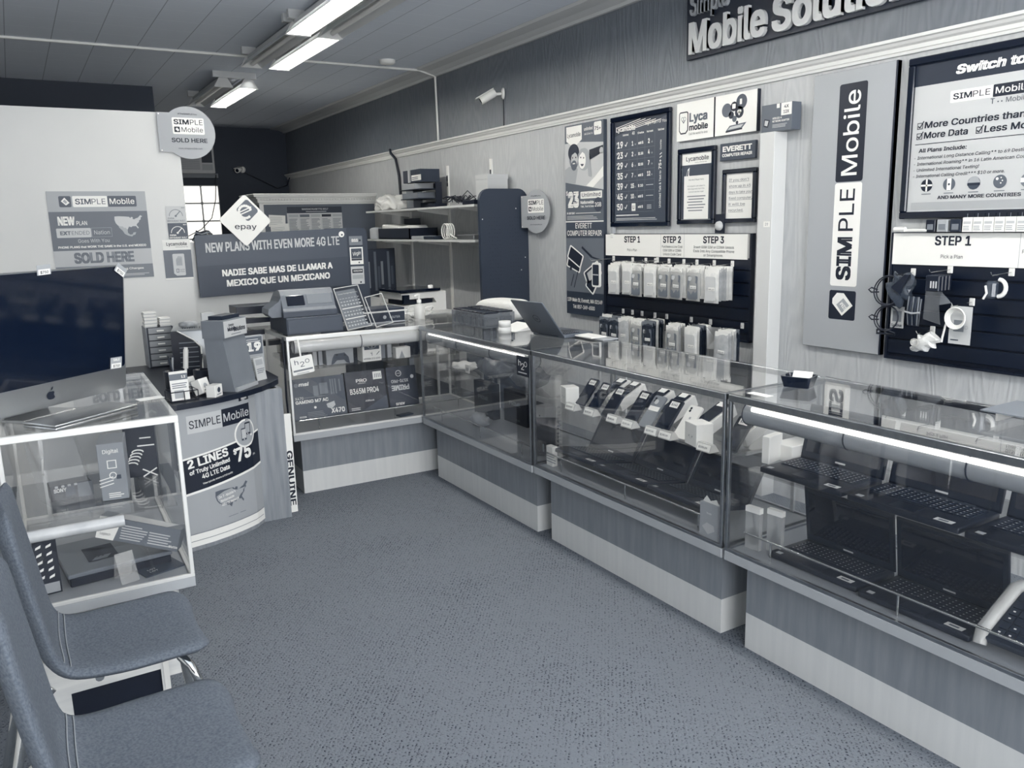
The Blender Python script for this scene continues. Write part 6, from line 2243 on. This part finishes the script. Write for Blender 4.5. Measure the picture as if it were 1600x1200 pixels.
# ------------------------------------------------------------------ inside the corner showcase
for i, (y, z, d_, w_, h_, m, x, lb) in enumerate((
        (4.33, .388, .05, .24, .22, DARK, 2.40, 'dark part box standing at the far end of the corner showcase'),
        (4.05, .388, .05, .26, .2, BLK, 2.46, 'black part box leaning behind the tan packet in the corner showcase'),
        (3.80, .388, .05, .2, .16, DARK, 2.47, 'low dark part box in the middle of the corner showcase'),
        (4.30, .706, .12, .2, .1, mat('carton_dim', .35), 2.33, 'slate carton on the upper shelf of the corner showcase'))):
    t = carton('part_carton', lb, (x, y, z), FACE_W, w_, d_, h_, m, (lambda g: g.text('PRIME', .0, .11, .025, MIDG, 1, 'c', .13, .03).text('ASUS', .03, .02, .012, MIDG, 1, 'c', .05, .02)) if i < 2 else None)
for i, (y, x, z, sx, sy, sz, m, lb) in enumerate((
        (4.32, 2.27, .707, .11, .07, .035, mat('crumpled_paper', .86, .7, bump=.6, scale=30), 'crumpled pale packets at the far end of the corner showcase shelf'),
        (3.98, 2.30, .707, .16, .09, .10, BAGD, 'dark clear bag on the upper shelf of the corner showcase'),
        (3.62, 2.30, .707, .13, .09, .08, BAGD, 'dark clear bag at the near end of the corner showcase shelf'),
        (4.14, 2.27, .388, .08, .05, .06, mat('tan_packet', .62, .7, bump=.4, scale=14), 'pale padded packet on the floor of the corner showcase'))):
    t = thing('wrapped_packet', lb, 'package', (x, y, z), FACE_W)
    bm = bmesh.new()
    bmesh.ops.create_icosphere(bm, subdivisions=3, radius=1)
    for v in bm.verts:
        d = v.co.normalized()
        k = 1 + .18 * math.sin(7 * d.x + 4 * d.y + i) * math.cos(5 * d.z)
        v.co = Vector((d.x * sx * k, d.y * sy * k, max(0.001, (d.z * .55 + .45) * sz * 1.3 * k)))
    G().bm(bm, m, None, True).build('wrapper', t)
t = thing('price_flag', 'small white price flag on the corner showcase shelf', 'label', (2.22, 4.19, .707), FACE_W)
g = G().box(-.025, .025, 0, .002, 0, .05, WHITE)
g.M = TR(0, -.0004, 0)
g.text('132', 0, .015, .016, SLATE, 1, 'c', .03, .02).build('flag', t)
for i, (y, z, h_, w_, m, lb) in enumerate(((3.60, .388, .1, .1, GREY, 'grey folded carton at the near end of the corner showcase floor'), (3.58, .4885, .11, .085, PALE, 'pale charger carton standing on the grey folded carton'))):
    t = carton('charger_carton', lb, (2.33, y, z), FACE_W + .1, w_, .08, h_, m, (lambda g: g.disc(.0, .06, .006, INK, 1, 8).rect(.012, .035, .02, .05, INK, 1)) if i else None)
t = thing('dark_tablet', 'dark sheet leaning on the near side glass of the corner showcase', 'tablet', (2.16, 3.42, .388), FACE_W + .9)
G(RX(-.2)).box(0, .15, 0, .008, 0, .2, BLK).build('housing', t)
t = thing('logo_sticker', 'black square sticker with white lettering on the corner showcase glass', 'sticker', (2.0825, 3.40, .83), FACE_W)
g = G().box(-.0, .11, -.0015, 0, 0, .1, INK)
g.M = TR(0, -.002, 0)
g.text('h', .03, .05, .03, WHITE, 1, 'c', .024).text('2', .057, .032, .033, WHITE, 1, 'c', .028).text('O', .084, .05, .026, WHITE, 1, 'c', .028).rect(.015, .014, .095, .02, PALE, 1)
g.build('sticker_sheet', t)

# ------------------------------------------------------------------ cables and packs on the near slat wall
for i, (y, z, L_, lb) in enumerate(((2.275, 1.30, .13, 'wire hook with the dark blister at the far top of the barer slatwall'), (2.10, 1.318, .15, 'wire hook with the black charger packs'), (1.835, 1.316, .15, 'wire hook with the clear and white bundle'), (1.99, 1.18, .15, 'wire hook with the white cable pack'), (2.16, 1.04, .12, 'wire hook with the white wrapped bundle'), (1.62, 1.316, .15, 'bare wire hook at the photo edge'))):
    peg_hook(y, z, lb, L=L_)
t = thing('earphone_pack', 'dark shiny blister pack with a black wedge at the far end of the barer slatwall', 'package', (3.50, 2.285, 1.30), FACE_W + .2)
g = G()
bm = bmesh.new()
bmesh.ops.create_icosphere(bm, subdivisions=3, radius=1)
for v in bm.verts:
    d = v.co.normalized()
    k = 1 + .25 * math.sin(6 * d.x + 5 * d.z)
    v.co = Vector((d.x * .06 * k, d.y * .03, -.07 + d.z * .075 * k))
G().bm(bm, film_mat('dark_blister', .3, .75, .12), None, False).build('blister', t)
G().add([(-.03, -.04, -.06), (.03, -.04, .0), (.05, -.04, .0), (.01, -.04, -.09), (-.03, -.02, -.06), (.03, -.02, .0), (.05, -.02, .0), (.01, -.02, -.09)], [(0, 1, 2, 3), (4, 7, 6, 5), (0, 4, 5, 1), (1, 5, 6, 2), (2, 6, 7, 3), (3, 7, 4, 0)], BLK).build('wedge', t)
for i, (y, z, r_, lb) in enumerate(((2.345, 1.22, .065, 'upper black cable loop hanging over the edge of the tall logo board'), (2.345, 1.09, .055, 'lower black cable loop hanging over the edge of the tall logo board'))):
    t = thing('cable_loop', lb, 'cable', (3.50, y, z), FACE_W)
    g = G()
    for k in range(2):
        g.tube([((r_ + .006 * k) * math.cos(a), -.01 * k + .01 * math.sin(a), (r_ + .004 * k) * math.sin(a)) for a in [2 * PI * j / 24 for j in range(24)]], .0035, BLK, 6, True)
    g.tube([(-r_ * .9, 0, .0), (-r_ - .02, -.01, .01), (-r_ - .035, -.01, .0), (-r_ - .02, -.01, -.012), (-r_ * .8, 0, -.01)], .004, BLK, 6).build('loops', t)
t = thing('cable_bundle', 'tied bundle of dark cables in a clear bag on the barer slatwall', 'cable', (3.50, 2.205, 1.16), FACE_W)
for k in range(7):
    G().tube([(-.03 + .008 * k, -.01, .04), (-.03 + .008 * k, -.015 - .004 * (k % 3), -.03), (-.025 + .007 * k, -.012, -.09), (-.02 + .006 * k, -.0, -.095), (-.022 + .007 * k, .005, .03)], .004, DARK if k % 3 else MIDG, 6).build('cable_strand', t)
G().tube([(-.04, -.02, -.03), (0, -.03, -.035), (.035, -.02, -.03)], .005, GREY, 6).build('tie', t)
t = thing('clear_pouch', 'clear pouch hanging right of the tied bundle of cables', 'package', (3.51, 2.12, 1.23), FACE_W)
G().add([(-.05, 0, 0), (.03, -.01, .0), (.075, 0, -.05), (.03, -.02, -.06), (.03, 0, -.15), (-.05, -.005, -.13)], [(0, 1, 3), (1, 2, 3), (0, 3, 5), (3, 4, 5)], film_mat('pouch_dim', .55, .55, .15)).build('film', t)
for k in range(4):
    t = thing('charger_pack', 'black charger pack hanging on the second hook of the barer slatwall' if k else 'front black charger pack with pale stripes on the barer slatwall', 'package', (3.44 + .026 * k, 2.10, 1.308), FACE_W, 'black charger packs behind the front one' if k else None)
    g = G().box(-.032, .032, 0, .02, -.075, -.005, BLK, bev=.004)
    g.M = TR(0, -.0005, 0)
    if k == 0:
        for q in (-.008, .004, .016):
            g.rect(q, -.06, q + .007, -.03, PALE, 1)
    g.build('pack', t)
t = thing('memory_card_pack', 'pale memory card pack hanging at the far edge of the barer slatwall', 'package', (3.52, 2.31, 1.145), FACE_W)
g = G().box(-.03, .035, 0, .004, -.1, 0, PALE)
g.M = TR(0, -.0005, 0)
g.rect(-.02, -.07, .025, -.02, MIDG, 1).text('SanDisk', .003, -.094, .013, DARK, 1, 'c', .055, .02).lines(-.02, .03, -.018, -.005, 2, GREY, 1)
g.build('card', t)
for i, (y, z, lb) in enumerate(((2.345, 1.02, 'small black strap loop at the lower far corner of the barer slatwall'),)):
    t = thing('strap_loop', lb, 'strap', (3.52, y, z), FACE_W)
    G().tube([(.03, 0, .0), (-.02, -.005, .012), (-.06, -.005, .008), (-.06, -.005, -.01), (-.02, -.005, -.008), (.03, 0, -.01)], .005, BLK, 6, True).build('strap', t)
t = thing('cable_pack', 'white cable coil on a pale card, hung low on the barer slatwall', 'package', (3.45, 1.975, 1.175), FACE_W)
g = G().box(-.045, .05, .012, .016, -.165, .0, PALE)
g.M = TR(0, .0115, 0)
g.rect(-.025, -.11, .02, -.06, MIDG, 1).disc(.03, -.09, .008, GREY, 1, 12, ring=.002).rect(-.035, -.15, .0, -.145, SLATE, 1)
g.build('card', t)
for k in range(4):
    G().tube([((.032 + .004 * k) * math.cos(a) - .005, -.004 - .005 * k, -.05 + (.034 + .004 * k) * math.sin(a)) for a in [2 * PI * j / 20 for j in range(20)]], .0035, WHITEP, 6, True).build('cable_coil', t)
G().tube([(-.04, -.008, -.04), (-.05, -.01, -.09), (-.058, -.012, -.14), (-.06, -.012, -.16)], .0045, WHITEP, 6).build('cable_end', t)
t = thing('wrapped_bundle', 'white wrapped bundle lowest on the barer slatwall', 'package', (3.47, 2.13, 1.0), FACE_W)
bm = bmesh.new()
bmesh.ops.create_icosphere(bm, subdivisions=3, radius=1)
for v in bm.verts:
    d = v.co.normalized()
    k = 1 + .2 * math.sin(9 * d.x + 6 * d.z)
    v.co = Vector((d.x * .065 * k, d.y * .03, d.z * .04 * k + .02 * d.x))
G().bm(bm, mat('white_wrap', .88, .35, bump=.7, scale=40), None, False).build('wrapper', t)
for k in range(2):
    G().tube([(-.03 + .018 * math.cos(a), -.034, .0 + .016 * math.sin(a)) for a in [2 * PI * j / 14 for j in range(14)]], .003, WHITEP, 5, True).build('plug_cable', t)
t = thing('clear_bundle', 'clear and white bundle on the third hook of the barer slatwall', 'package', (3.46, 1.85, 1.30), FACE_W)
G().box(-.03, .015, -.01, .03, -.085, -.01, film_mat('dark_blister', .3, .75, .12), bev=.01).build('pouch', t)
G().tube([(.015 + .03 * math.cos(a), .02, -.04 + .035 * math.sin(a)) for a in [PI * .5 - PI * j / 9 for j in range(10)]], .009, WHITEP, 8).build('white_cable', t)
G().tube([(-.02, -.015, -.03), (-.01, -.02, -.06), (-.025, -.015, -.085)], .005, WHITEP, 6).build('plug_cable', t)

# packs standing on the near header
HZ = 1.4885
for k in range(14):
    t = thing('sim_pack', 'white sim pack hung in the row above the near step header' if k else 'white sim pack at the far end of the row above the near step header', 'package', (3.535, 2.02 - k * .045, HZ), FACE_W, 'white sim packs above the near step header' if k else None)
    g = G().box(-.021, .021, 0, .018, 0, .062, WHITE, bev=.001)
    g.M = TR(0, -.0004, 0)
    g.lines(-.016, .016, .008, .03, 3, GREY, 1).rect(-.016, .034, .016, .045, PALE, 1)
    g.build('pack', t)
    G().tube([(-.006, .01, .062), (-.006, .01, .078)], .0015, CHROME, 4).build('hook_wire', t)
for k, (y, w_, m, lb) in enumerate(((2.19, .045, BLK, 'black case standing on the near step header'), (2.135, .05, GREY, 'grey case second on the near step header'), (2.075, .05, DARK, 'dark case beside the row of white sim packs'))):
    t = thing('small_case', lb, 'case', (3.54, y, HZ), FACE_W)
    G().box(-w_ / 2, w_ / 2, 0, .03, 0, .055, m, bev=.003).box(-w_ * .3, w_ * .3, -.002, .0, .01, .035, MIDG).build('case_body', t)
for k, (y, L_, r, lb) in enumerate(((2.34, .055, .012, 'short white charger lying at the far end of the near step header'), (2.27, .13, .007, 'thin white cable lying along the near step header'))):
    t = thing('white_charger', lb, 'charger', (3.545, y, HZ + r), FACE_W)
    G().tube([(-L_ / 2, 0, 0), (0, .002, .0015), (L_ / 2, 0, 0)], r, WHITEP, 10).build('plug', t)

t = thing('wooden_crate', 'pale wooden box with a dark hand hole, under the chair by the small showcase', 'box', (-.09, 2.68, 0), 0)
hole = round_poly(.085, .03, .325, .165, .016)
hole = [(p[0] + (.012 if p[0] > .2 else -.006) * (.165 - p[1]) / .135, p[1]) for p in hole]
g = G()
g.box(0, .355, 0, .012, .172, .29, BAREWOOD).box(0, .355, 0, .012, 0, .024, BAREWOOD).box(0, .078, 0, .012, .024, .172, BAREWOOD).box(.338, .355, 0, .012, .024, .172, BAREWOOD)
g.box(0, .012, .012, .2, 0, .29, BAREWOOD).box(.343, .355, .012, .2, 0, .29, BAREWOOD).box(0, .355, .19, .2, 0, .29, BAREWOOD)
g.box(.012, .343, .012, .19, 0, .01, BLK).box(.078, .338, .013, .016, .024, .172, BLK)
g.build('crate_body', t)
g = G().box(.345, .362, -.004, .0, 0, .29, WHITEP).box(.356, .362, 0, .03, 0, .29, WHITEP)
g.build('corner_trim', t)

for i, (x, y, z, rot, w_, d_, h_, lb) in enumerate(((2.46, 1.935, .7025, FACE_W, .075, .12, .05, 'white carton lying behind the other at the far end of the laptops upper shelf'), (2.22, 1.93, .7025, FACE_W + .2, .03, .09, .10, 'slim white carton standing at the far front corner of the laptops upper shelf'))):
    t = thing('phone_carton', lb, 'box', (x, y, z), rot, 'white cartons beside the upper laptops')
    G().box(-w_ / 2, w_ / 2, 0, d_, 0, h_, WHITEP, bev=.002).build('carton_body', t)
